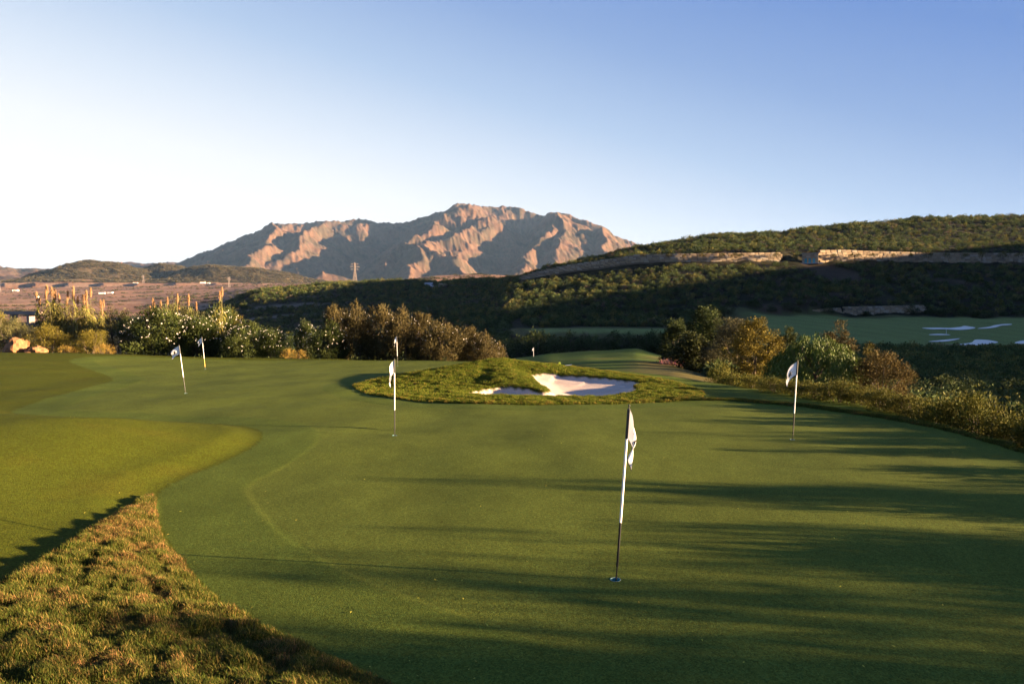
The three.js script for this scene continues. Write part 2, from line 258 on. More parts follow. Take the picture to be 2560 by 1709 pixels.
function zoneAt(x, d) { // [zone, colour]
  const r = Math.hypot(x, d), b = Math.atan2(x, d) / D2R, big = fbm(x * 0.22, d * 0.16, 3), fine = n2(x * 2.1, d * 1.3);
  if (r < 62 && !(b > 5 && d > 40) && !(x > 13.5)) {
    const sand = sdPoly(x, d, SAND);
    if (sand > 0) return ['bunker_sand', mixc([0.72, 0.60, 0.52], [0.64, 0.52, 0.44], 0.5 + 0.5 * n2(x * 0.8, d * 0.8))];
    if (sdPoly(x, d, ROUGHB) > 0 || sdPoly(x, d, ROUGHF) > 0) return ['rough', mixc(C.rough, [0.085, 0.08, 0.026], 0.5 + 0.5 * fine)];
    if (distLine(x, d, STRIP)[0] < 0.26 + 0.05 * fine) return ['rough', C.rough];
    const sg = sdPoly(x, d, GREEN);
    if (sg > 0) {
      const edge = 1.25 + 0.08 * n2(x * 0.3, d * 0.3);
      let c = mixc(C.collar, C.green, sstep(edge - 0.07, edge + 0.07, sg));
      const k = 1 + 0.12 * big + 0.06 * fine + 0.07 * n2b(x * 0.9, d * 0.55) + 0.02 * Math.sign(Math.sin((x * 0.94 - d * 0.34) * 1.75));
      return ['putting_green', c.map((q) => q * k)];
    }
    if (d < 56 && x < 12) { const c = x > 3 ? mixc(C.lawn, C.fair, 0.6) : C.lawn, k = 1 + 0.13 * big + 0.07 * fine; return ['lawn', mixc(c, [0.105, 0.100, 0.012], 0.45 * sstep(0.1, 0.7, fbm(x * 0.35 + 40, d * 0.3, 3))).map((q) => q * k)]; }
  }
  const f = fairway(x, d);
  if (f > -2) { const k = (1 + 0.10 * fbm(x * 0.05, d * 0.03, 3)) * stripe(x * 0.3, d * 0.3), dry = d < 120 ? sstep(0.1, 0.7, n2(x * 0.045 + 4, d * 0.035)) * 0.4 : 0; const edge = sstep(3, 11, f + 3 * n2(x * 0.06, d * 0.04)); return ['fairway', mixc(mixc([0.115, 0.110, 0.052], d > 180 ? [0.225, 0.275, 0.105] : C.fair, edge), [0.17, 0.12, 0.04], dry).map((q) => q * k)]; }  // far turf coloured paler than real turf, standing in for missing light
  if (r < 1000) { const m = bank(x, d), c = mixc(C.soil, C.hill, 0.5 + 0.5 * n2(x * 0.03, d * 0.03)); const rd = sstep(0.25, 0.7, fbm(x / 60 + 8, d / 60, 3)); return ['hillside', mixc(mixc(c, [0.13, 0.085, 0.055], rd * 0.85), d > 480 && b < 0 ? C.dirt : [0.085, 0.062, 0.042], m)]; }
  const hl = lowHills(x, d), gh = r > 3200 ? sstep(118, 138, hl) : 0;
  const k = fbm(x / 700 + 3, d / 330, 4), strip = n2(x / 420, d / 150);
  let c = mixc(C.field, [0.33, 0.185, 0.12], sstep(-0.1, 0.5, k)); c = mixc(c, [0.42, 0.29, 0.20], 0.7 * sstep(0.2, 0.6, strip));
  c = mixc(c, [0.14, 0.11, 0.07], 0.7 * sstep(0.34, 0.5, fbm(x / 260, d / 120 + 7, 4)));
  const scrub = mixc([0.165, 0.115, 0.07], [0.085, 0.07, 0.038], 0.5 + 0.5 * n2(x / 22, d / 22)); const mot = mixc(scrub, [0.19, 0.12, 0.075], 0.6 * sstep(0.3, 0.7, fbm(x / 90, d / 90, 3)));
  return ['plain', mixc(c, mot, gh)];
}
// trees standing right of the green, outside the frame: x, ahead, crown radius, height
const SHADE_TREES = [[27, 7.0, 2.2, 4.4], [24, 3.5, 2.3, 4.4], [25, 0.5, 2.4, 4.8], [26, -3, 2.4, 5], [30, 12.5, 1.6, 4.4], [31, 17.6, 1.4, 4.0], [22, 5.2, 1.5, 3.6], [21, 1.6, 2.0, 4.0], [26, 10.0, 1.3, 3.4], [29, 14.8, 1.2, 3.6], [20, -0.8, 1.9, 4.2], [78, 66, 4.2, 8], [76, 76, 4.6, 8.5]];  // last two added out of view to shade the bush slope
const PINS = [ // base x, ahead, tilt (top displaced x), flag: [heading degrees, droop degrees, label]
  [1.08, 7.14, 0.12], [-2.79, 16.43, 0.01], [6.44, 15.87, 0.075], [-12.19, 25.92, -0.2], [-17.14, 38.85, -0.15], [-6.96, 42.29, -0.04],
];
{
  const th = []; for (let a = -84; a < -42; a += 1.4) th.push(a); for (let a = -42; a <= 42; a += 0.21) th.push(a); for (let a = 43; a <= 130; a += 1.4) th.push(a);
  const rr = []; for (let r = 0.9; r < 13500;) { rr.push(r); r *= 1 + (r < 20 ? 0.009 : r < 37 ? 0.0055 : r < 62 ? 0.009 : r < 1000 ? 0.0125 : 0.022); }
  const nt = th.length, nr = rr.length, P = new Float32Array(nt * nr * 3), col = new Float32Array(nt * nr * 3), zone = new Array(nt * nr);
  for (let i = 0; i < nr; i++) for (let j = 0; j < nt; j++) {
    const a = th[j] * D2R, x = Math.sin(a) * rr[i], z = -Math.cos(a) * rr[i], k = i * nt + j, zc = zoneAt(x, -z);
    P[k * 3] = x; P[k * 3 + 1] = height(x, z); P[k * 3 + 2] = z; zone[k] = zc[0]; col.set(zc[1], k * 3);
  }
  const N = new Float32Array(nt * nr * 3), va = new THREE.Vector3(), vb = new THREE.Vector3();
  for (let i = 0; i < nr; i++) for (let j = 0; j < nt; j++) {
    const i0 = Math.max(i - 1, 0), i1 = Math.min(i + 1, nr - 1), j0 = Math.max(j - 1, 0), j1 = Math.min(j + 1, nt - 1), at = (ii, jj, v, w, s) => { };
    const A = (i1 * nt + j) * 3, B = (i0 * nt + j) * 3, E = (i * nt + j1) * 3, F = (i * nt + j0) * 3;
    va.set(P[A] - P[B], P[A + 1] - P[B + 1], P[A + 2] - P[B + 2]); vb.set(P[E] - P[F], P[E + 1] - P[F + 1], P[E + 2] - P[F + 2]);
    vb.cross(va).normalize(); if (vb.y < 0) vb.negate(); N.set([vb.x, vb.y, vb.z], (i * nt + j) * 3);
  }
  const lists = {};
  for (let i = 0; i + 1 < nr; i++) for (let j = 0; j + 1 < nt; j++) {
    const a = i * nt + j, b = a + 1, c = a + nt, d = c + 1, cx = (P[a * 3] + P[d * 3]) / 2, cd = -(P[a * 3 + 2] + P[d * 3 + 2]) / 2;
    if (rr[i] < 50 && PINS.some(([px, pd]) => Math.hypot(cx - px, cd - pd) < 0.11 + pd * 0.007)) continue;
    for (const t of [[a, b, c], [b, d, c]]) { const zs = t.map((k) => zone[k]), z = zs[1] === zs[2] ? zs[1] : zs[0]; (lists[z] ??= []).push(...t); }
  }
  const mats = {
    putting_green: new THREE.MeshPhysicalMaterial({ vertexColors: true, specularIntensity: 0.08, map: rep(greenTex, 5.3), bumpMap: rep(bumpTex, 2.3), bumpScale: 0.006, roughness: 0.95 }),
    lawn: new THREE.MeshPhysicalMaterial({ vertexColors: true, specularIntensity: 0.08, map: rep(greenTex, 6.1), bumpMap: rep(bumpTex, 3.1), bumpScale: 0.014, roughness: 0.95 }),
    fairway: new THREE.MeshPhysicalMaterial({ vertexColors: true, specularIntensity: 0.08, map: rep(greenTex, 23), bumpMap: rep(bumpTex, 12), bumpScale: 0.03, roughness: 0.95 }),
    rough: new THREE.MeshPhysicalMaterial({ vertexColors: true, specularIntensity: 0.08, map: rep(greenTex, 2.6), bumpMap: rep(bumpTex, 2.6), bumpScale: 0.03, roughness: 1 }),
    bunker_sand: new THREE.MeshPhysicalMaterial({ vertexColors: true, specularIntensity: 0.08, map: rep(sandTex, 1.6), bumpMap: rep(bumpTex, 2.4), bumpScale: 0.03, roughness: 1 }),
    hillside: new THREE.MeshPhysicalMaterial({ vertexColors: true, specularIntensity: 0.08, map: rep(soilTex, 34), roughness: 1 }),
    plain: new THREE.MeshPhysicalMaterial({ vertexColors: true, specularIntensity: 0.08, map: rep(soilTex, 420), roughness: 1 }),
  };
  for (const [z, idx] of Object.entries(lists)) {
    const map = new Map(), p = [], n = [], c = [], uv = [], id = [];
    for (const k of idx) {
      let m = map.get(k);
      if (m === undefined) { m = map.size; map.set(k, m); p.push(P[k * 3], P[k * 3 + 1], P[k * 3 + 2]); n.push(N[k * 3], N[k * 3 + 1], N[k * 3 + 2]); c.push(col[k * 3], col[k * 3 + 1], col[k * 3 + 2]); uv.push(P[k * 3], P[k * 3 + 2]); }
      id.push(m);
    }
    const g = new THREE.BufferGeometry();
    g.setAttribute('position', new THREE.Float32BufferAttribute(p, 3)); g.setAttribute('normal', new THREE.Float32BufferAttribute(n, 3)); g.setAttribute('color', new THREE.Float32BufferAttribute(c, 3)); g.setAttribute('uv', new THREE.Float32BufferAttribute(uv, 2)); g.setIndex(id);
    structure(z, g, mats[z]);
  }
  // turf ring round each hole
  for (const [px, pd] of PINS) {
    const p = [], c = [], uv = [], id = [], R = [0.054, 0.09, 0.16, 0.26, 0.3 + pd * 0.014], S = 28;
    for (let i = 0; i < R.length; i++) for (let j = 0; j <= S; j++) {
      const a = (j / S) * 6.28318, x = px + Math.cos(a) * R[i], d = pd + Math.sin(a) * R[i];
      p.push(x, ground(x, d) + (i === R.length - 1 ? -0.002 : 0.004), -d); c.push(...zoneAt(x, d)[1]); uv.push(x, -d);
      if (i && j) { const q = i * (S + 1) + j; id.push(q, q - 1, q - S - 1, q - 1, q - S - 2, q - S - 1); }
    }
    const g = new THREE.BufferGeometry(); g.setAttribute('position', new THREE.Float32BufferAttribute(p, 3)); g.setAttribute('color', new THREE.Float32BufferAttribute(c, 3)); g.setAttribute('uv', new THREE.Float32BufferAttribute(uv, 2)); g.setIndex(id); g.computeVertexNormals();
    structure('putting_green', g, mats.putting_green);
  }
}

// ---------------------------------------------------------------- mountain range
{
  const pl = (L) => L.map((p) => ridgePt(...p));
  const RIDGES = [
    [pl([[300, 640, 10100], [420, 608, 10300], [480, 582, 10400], [560, 545, 10500], [640, 513, 10600], [700, 513, 10700], [780, 508, 10800], [830, 501, 10900], [890, 513, 11000], [950, 508, 11000], [1000, 490, 10900], [1060, 469, 10800], [1110, 474, 11000], [1180, 475, 11200], [1250, 498, 10900], [1290, 489, 10500], [1330, 505, 10300], [1370, 520, 10200], [1430, 550, 10100], [1470, 572, 10100], [1560, 625, 10100]]), 0.62],
    [pl([[560, 545, 9200], [520, 580, 8400], [470, 615, 7600]]), 0.58],
    [pl([[640, 513, 9300], [618, 548, 8500], [575, 588, 7700], [540, 622, 7000]]), 0.6],
    [pl([[730, 511, 9400], [705, 545, 8700], [690, 575, 8100]]), 0.62],
    [pl([[1060, 469, 9500], [1012, 505, 9000], [975, 527, 8600], [930, 565, 8000], [880, 605, 7300]]), 0.58],
    [pl([[1120, 500, 9200], [1050, 535, 8500], [985, 556, 7900], [975, 583, 7400], [955, 612, 6900], [935, 642, 6500]]), 0.6],
    [pl([[985, 556, 7900], [1025, 590, 7300], [1065, 624, 6800]]), 0.55],
    [pl([[1290, 489, 9200], [1258, 535, 8500], [1218, 575, 7900], [1196, 602, 7400], [1175, 635, 6900]]), 0.62],
    [pl([[1290, 489, 9200], [1302, 540, 8400], [1275, 590, 7600], [1290, 625, 7000]]), 0.62],
    [pl([[1370, 520, 8900], [1392, 560, 8200], [1375, 600, 7500]]), 0.6],
    [pl([[720, 632, 6500], [750, 622, 6500], [790, 634, 6500]]), 0.5],
    [pl([[1180, 640, 6700], [1120, 636, 6600]]), 0.5],
    [pl([[100, 622, 12500], [160, 610, 12500], [215, 597, 12500], [270, 600, 12600], [330, 604, 12600], [385, 600, 12500], [450, 606, 12600], [520, 612, 12600]]), 0.3],
    [pl([[-200, 600, 7400], [-60, 604, 7300], [10, 611, 7200], [50, 618, 7300], [110, 615, 7400], [165, 622, 7500]]), 0.22],
    [pl([[-200, 625, 6300], [0, 632, 6200], [60, 640, 6200]]), 0.22],
  ];
  const th = []; for (let a = -46; a <= 19; a += 0.085) th.push(a);
  const ds = []; for (let d = 5400; d < 14000; d += d < 11600 ? 40 : 120) ds.push(d);
  const p = [], c = [], uv = [], id = [], nt = th.length;
  for (let i = 0; i < ds.length; i++) for (let j = 0; j < nt; j++) {
    const d = ds[i], x = Math.tan(th[j] * D2R) * d;
    const wx = x + 160 * fbm(x / 900, d / 900, 3), wd = d + 180 * fbm(x / 900 + 50, d / 900, 3);
    let h = -400, second = -400;
    for (const [L, k] of RIDGES) {
      const [q, hr] = distLine(wx, wd, L), hh = hr - k * q * (1 - 0.18 * Math.min(1, q / 2500));
      if (hh > h) { second = h; h = hh; } else if (hh > second) second = hh;
    }
    const base = 95 + (d - 5400) * 0.012;
    const rid = 1 - Math.abs(fbm(x / 420 + 5, d / 420, 4)) * 2, rg = Math.max(0, h - base);
    const gul = 1 - Math.abs(fbm(x / 150 + d / 900, d / 520, 4)) * 2.2; h += (gul * 13 + 5 * fbm(x / 60, d / 60, 3)) * sstep(20, 350, rg) + rid * 16 * sstep(0, 300, rg) + 9 * fbm(x / 160, d / 160, 4) * sstep(0, 300, rg) - 12;
    h = Math.max(h, base - 40) + 0;
    const m1 = fbm(x / 500 + 3, d / 500, 3), m2 = fbm(x / 90, d / 90, 3);
    let cc = mixc([0.150, 0.088, 0.060], [0.112, 0.078, 0.052], sstep(-0.4, 0.5, m1 + 0.4 * m2));
    cc = mixc(cc, [0.060, 0.052, 0.034], 0.7 * sstep(0.05, 0.5, m2 * 0.7 + m1 * 0.5 + 0.08));
    p.push(x, h, -d); c.push(...cc); uv.push(x, -d);
    if (i && j) { const q = i * nt + j; id.push(q - nt - 1, q - nt, q - 1, q - nt, q, q - 1); }
  }
  const g = new THREE.BufferGeometry(); g.setAttribute('position', new THREE.Float32BufferAttribute(p, 3)); g.setAttribute('color', new THREE.Float32BufferAttribute(c, 3)); g.setAttribute('uv', new THREE.Float32BufferAttribute(uv, 2)); g.setIndex(id); g.computeVertexNormals();
  structure('mountain', g, new THREE.MeshPhysicalMaterial({ vertexColors: true, specularIntensity: 0.08, map: rep(soilTex, 700), roughness: 1 }));
}
console.log('terrain built');

// ---------------------------------------------------------------- foliage kit
function leafGeometry(list) { // list of [x,y,z, dx,dy,dz, nx,ny,nz, len, wid, r,g,b]
  const n = list.length, p = new Float32Array(n * 12), c = new Float32Array(n * 12), id = new Uint32Array(n * 6), N = new Float32Array(n * 12);
  const D = new THREE.Vector3(), U = new THREE.Vector3(), S = new THREE.Vector3();
  list.forEach((l, i) => {
    D.set(l[3], l[4], l[5]).normalize(); U.set(l[6], l[7], l[8]); S.crossVectors(D, U).normalize(); U.crossVectors(S, D).normalize();
    const L = l[9], w = l[10] / 2, put = (k, a, s, u) => { p[i * 12 + k * 3] = l[0] + D.x * a + S.x * s + U.x * u; p[i * 12 + k * 3 + 1] = l[1] + D.y * a + S.y * s + U.y * u; p[i * 12 + k * 3 + 2] = l[2] + D.z * a + S.z * s + U.z * u; };
    put(0, 0, 0, 0); put(1, L * 0.45, w, w * 0.35); put(2, L, 0, -L * 0.06); put(3, L * 0.45, -w, w * 0.35);
    for (let k = 0; k < 4; k++) { c.set([l[11], l[12], l[13]], i * 12 + k * 3); N.set([U.x + S.x * (k === 1 ? -0.35 : k === 3 ? 0.35 : 0), U.y + S.y * (k === 1 ? -0.35 : k === 3 ? 0.35 : 0), U.z + S.z * (k === 1 ? -0.35 : k === 3 ? 0.35 : 0)], i * 12 + k * 3); }
    id.set([i * 4, i * 4 + 1, i * 4 + 2, i * 4, i * 4 + 2, i * 4 + 3], i * 6);
  });
  const g = new THREE.BufferGeometry(); g.setAttribute('position', new THREE.BufferAttribute(p, 3)); g.setAttribute('normal', new THREE.BufferAttribute(N, 3)); g.setAttribute('color', new THREE.BufferAttribute(c, 3)); g.setIndex(new THREE.BufferAttribute(id, 1)); return g;
}
// crown: leaves spread in clumps over an uneven dome; size is 1 m radius, H tall, so that copies can be scaled
function crown({ seed, n, H = 1.6, low = 0.05, clumps = 60, cr = 0.24, len = 0.1, wid = 0.035, cols, droop = 0, spike = 0, lean = 0, hollow = 0.35 }) {
  const r = rng(seed), list = [], cl = [];
  const off = seed * 3.1;
  for (let k = 0; k < clumps; k++) {
    const a = r() * 6.283, h = low + (1 - low) * Math.pow(r(), 0.85), prof = Math.sqrt(Math.max(0.02, 1 - Math.pow((h - 0.42) / 0.6, 2)));
    const rad = prof * (hollow + (1 - hollow) * Math.pow(r(), 0.5)) * (0.82 + 0.34 * n3(Math.cos(a) * 1.3 + off, Math.sin(a) * 1.3, h * 2.2));
    cl.push([Math.cos(a) * rad + lean * h, h * H * (0.9 + 0.16 * n3(Math.cos(a) + off, Math.sin(a) + 4, 1)), Math.sin(a) * rad, cr * (0.6 + 0.8 * r()), 0.75 + 0.5 * r(), r()]);
  }
  for (let i = 0; i < n; i++) {
    const q = cl[(r() * cl.length) | 0], z = 2 * r() - 1, a = r() * 6.283, s = Math.sqrt(1 - z * z), R = q[3] * Math.pow(r(), 0.45), ox = s * Math.cos(a), oz = s * Math.sin(a);
    const x = q[0] + ox * R, y = q[1] + z * R * 0.9 + spike * r() * r() * q[3], zz = q[2] + oz * R; if (y < 0.01) continue;
    const bx = x * 0.6 + ox + (r() - 0.5) * 1.1, by = 0.35 + z * 0.5 + (r() - 0.5) * 0.9 - droop * 2.2 + spike * 1.2, bz = zz * 0.6 + oz + (r() - 0.5) * 1.1;
    const m = q[5] * 0.55 + r() * 0.45, c0 = cols[0], c1 = cols[1], k = q[4] * (0.8 + 0.4 * r());
    list.push([x, y, zz, bx, by, bz, r() - 0.5, 0.6 + r(), r() - 0.5, len * (0.65 + 0.7 * r()), wid * (0.7 + 0.6 * r()), lerp(c0[0], c1[0], m) * k, lerp(c0[1], c1[1], m) * k, lerp(c0[2], c1[2], m) * k]);
  }
  return leafGeometry(list);
}
function limb(a, b, r0, r1, bend = 0.1, seed = 1, sides = 6) {
  const r = rng(seed), A = new THREE.Vector3(...a), B = new THREE.Vector3(...b), L = A.distanceTo(B), pts = [];
  for (let i = 0; i <= 4; i++) pts.push(A.clone().lerp(B, i / 4).add(new THREE.Vector3((r() - 0.5), (r() - 0.5) * 0.3, (r() - 0.5)).multiplyScalar(i && i < 4 ? bend * L : 0)));
  const cv = new THREE.CatmullRomCurve3(pts), g = new THREE.TubeGeometry(cv, 6, 1, sides, false), p = g.attributes.position, c = new THREE.Vector3();
  for (let i = 0; i <= 6; i++) { cv.getPointAt(i / 6, c); const k = lerp(r0, r1, i / 6); for (let j = 0; j <= sides; j++) { const q = i * (sides + 1) + j; p.setXYZ(q, c.x + (p.getX(q) - c.x) * k, c.y + (p.getY(q) - c.y) * k, c.z + (p.getZ(q) - c.z) * k); } }
  g.computeVertexNormals(); return g;
}
const stems = (seed, n, spread, h, r0) => { const r = rng(seed), out = []; for (let i = 0; i < n; i++) { const a = r() * 6.283; out.push(limb([Math.cos(a) * spread * 0.12, -0.25, Math.sin(a) * spread * 0.12], [Math.cos(a) * spread * (0.4 + 0.5 * r()), h * (0.6 + 0.35 * r()), Math.sin(a) * spread * (0.4 + 0.5 * r())], r0 * (0.7 + 0.5 * r()), r0 * 0.25, 0.12, seed + i)); } return mergeGeometries(out); };
const LEAF = new THREE.MeshPhysicalMaterial({ vertexColors: true, roughness: 0.75, side: THREE.DoubleSide, transmission: 0.22, thickness: 0, specularIntensity: 0.12 });
const GLOSSY = new THREE.MeshPhysicalMaterial({ vertexColors: true, roughness: 0.5, side: THREE.DoubleSide, transmission: 0.25, thickness: 0, specularIntensity: 0.25 });
const BARK = MAT(lin(0.13, 0.095, 0.065), 0.95, { map: rep(soilTex, 0.5) });
const PETAL = MAT(lin(0.78, 0.74, 0.66), 0.7, {});
function petals(seed, n, H, size, hi = 1) {
  const r = rng(seed), list = [];
  for (let i = 0; i < n; i++) {
    const a = r() * 6.283, h = 0.3 + 0.68 * Math.pow(r(), 0.7), prof = Math.sqrt(Math.max(0.03, 1 - Math.pow((h - 0.42) / 0.6, 2))) * (0.92 + 0.2 * r()), k = 3 + ((r() * 3) | 0);
    for (let j = 0; j < k; j++) {
      const x = Math.cos(a) * prof + (r() - 0.5) * size * 1.6, y = h * H + (r() - 0.5) * size * 1.3, z = Math.sin(a) * prof + (r() - 0.5) * size * 1.6, w = 0.85 + 0.15 * r();
      list.push([x, y, z, r() - 0.5, r() - 0.3, r() - 0.5, x + (r() - 0.5), 0.5, z + (r() - 0.5), size, size * 0.9, 0.80 * w, 0.75 * w, 0.66 * w]);
    }
  }
  return leafGeometry(list);
}
const PETALM = new THREE.MeshPhysicalMaterial({ vertexColors: true, roughness: 0.7, side: THREE.DoubleSide, transmission: 0.3, thickness: 0 });
function shrubProto(name, cfg) { // [geometry set] -> maker of shrubs of that kind
  const geo = crown(cfg), st = stems(cfg.seed + 5, cfg.stems ?? 5, 0.6, cfg.H ?? 1.6, cfg.stemR ?? 0.03), fl = cfg.flowers ? petals(cfg.seed + 9, cfg.flowers, cfg.H ?? 1.6, cfg.petal ?? 0.035) : null;
  return (label, category, [x, d], [sx, sy, sz], turn, group, sink = 0.08) => {
    const t = thing(name, label, category, [x, ground(x, d) - sink, -d], turn, group); t.scale.set(sx, sy, sz);
    part('foliage', geo, cfg.mat ?? LEAF, t); part('stem', st, BARK, t); if (fl) part('blossom', fl, PETALM, t); return t;
  };
}
// colours of the leaves themselves, from young to old growth
const G = {
  oleander: [[0.040, 0.062, 0.017], [0.075, 0.088, 0.022]], olive: [[0.085, 0.090, 0.038], [0.125, 0.115, 0.045]], yellow: [[0.12, 0.115, 0.022], [0.19, 0.15, 0.028]], dark: [[0.036, 0.055, 0.020], [0.066, 0.085, 0.026]],
  gold: [[0.11, 0.098, 0.020], [0.20, 0.155, 0.028]], willow: [[0.052, 0.088, 0.014], [0.11, 0.145, 0.020]], brown: [[0.060, 0.054, 0.022], [0.098, 0.076, 0.029]], hedge: [[0.045, 0.064, 0.014], [0.145, 0.125, 0.020]], scrub: [[0.038, 0.052, 0.018], [0.062, 0.072, 0.022]], weed: [[0.22, 0.15, 0.035], [0.30, 0.20, 0.05]],
};
const P_ = {
  oleander: [1, 2, 3].map((s) => shrubProto('oleander_bush', { seed: 100 + s, n: 9000, H: 1.5, clumps: 120, cr: 0.22, len: 0.09, wid: 0.026, cols: G.oleander, spike: 0.5, flowers: 105, petal: 0.026, mat: GLOSSY })),
  oleanderBrown: [1, 2].map((s) => shrubProto('oleander_bush', { seed: 110 + s, n: 8000, H: 1.5, clumps: 110, cr: 0.22, len: 0.09, wid: 0.026, cols: G.brown, spike: 0.5, flowers: 26, petal: 0.024 })),
  olive: [1, 2].map((s) => shrubProto('bush', { seed: 120 + s, n: 7500, H: 1.5, clumps: 90, cr: 0.22, len: 0.06, wid: 0.022, cols: G.olive, spike: 0.2, stems: 8, low: 0.16 })),
  yellow: [1, 2].map((s) => shrubProto('bush', { seed: 130 + s, n: 7500, H: 1.4, clumps: 85, cr: 0.24, len: 0.06, wid: 0.024, cols: G.yellow, spike: 0.3, stems: 7, low: 0.1 })),
  dark: [1, 2].map((s) => shrubProto('bush', { seed: 140 + s, n: 7000, H: 1.5, clumps: 90, cr: 0.24, len: 0.065, wid: 0.026, cols: G.dark, low: 0.02 })),
  weed: [1, 2].map((s) => shrubProto('weed_clump', { seed: 150 + s, n: 1300, H: 1.0, clumps: 40, cr: 0.22, len: 0.12, wid: 0.025, cols: G.weed, spike: 1.0, low: 0.02 })),
  hedge: [1, 2, 3].map((s) => shrubProto('hedge_shrub', { seed: 160 + s, n: 5200, H: 1.25, clumps: 80, cr: 0.25, len: 0.075, wid: 0.034, cols: G.hedge, spike: 0.55, low: 0.02, stems: 6 })),
  hill: [1, 2, 3].map((s) => shrubProto('hillside_shrub', { seed: 170 + s, n: 420, H: 1.2, clumps: 26, cr: 0.34, len: 0.24, wid: 0.13, cols: G.scrub, low: 0.03, stems: 3 })),
  band: [1, 2, 3].map((s) => shrubProto('evergreen_shrub', { seed: 180 + s, n: 1300, H: 1.25, clumps: 46, cr: 0.28, len: 0.13, wid: 0.07, cols: G.dark, low: 0.02, stems: 3 })),
  small: [1, 2].map((s) => shrubProto('wall_shrub', { seed: 190 + s, n: 300, H: 1.0, clumps: 16, cr: 0.38, len: 0.26, wid: 0.15, cols: G.yellow.map((c) => c.map((v) => v * 0.75)), low: 0.08, stems: 3 })),
};
const BR = (u) => Math.atan((u - 1174.5) / 1600) / D2R;   // bearing of a survey mark
const at = (u, d) => place(BR(u), d);

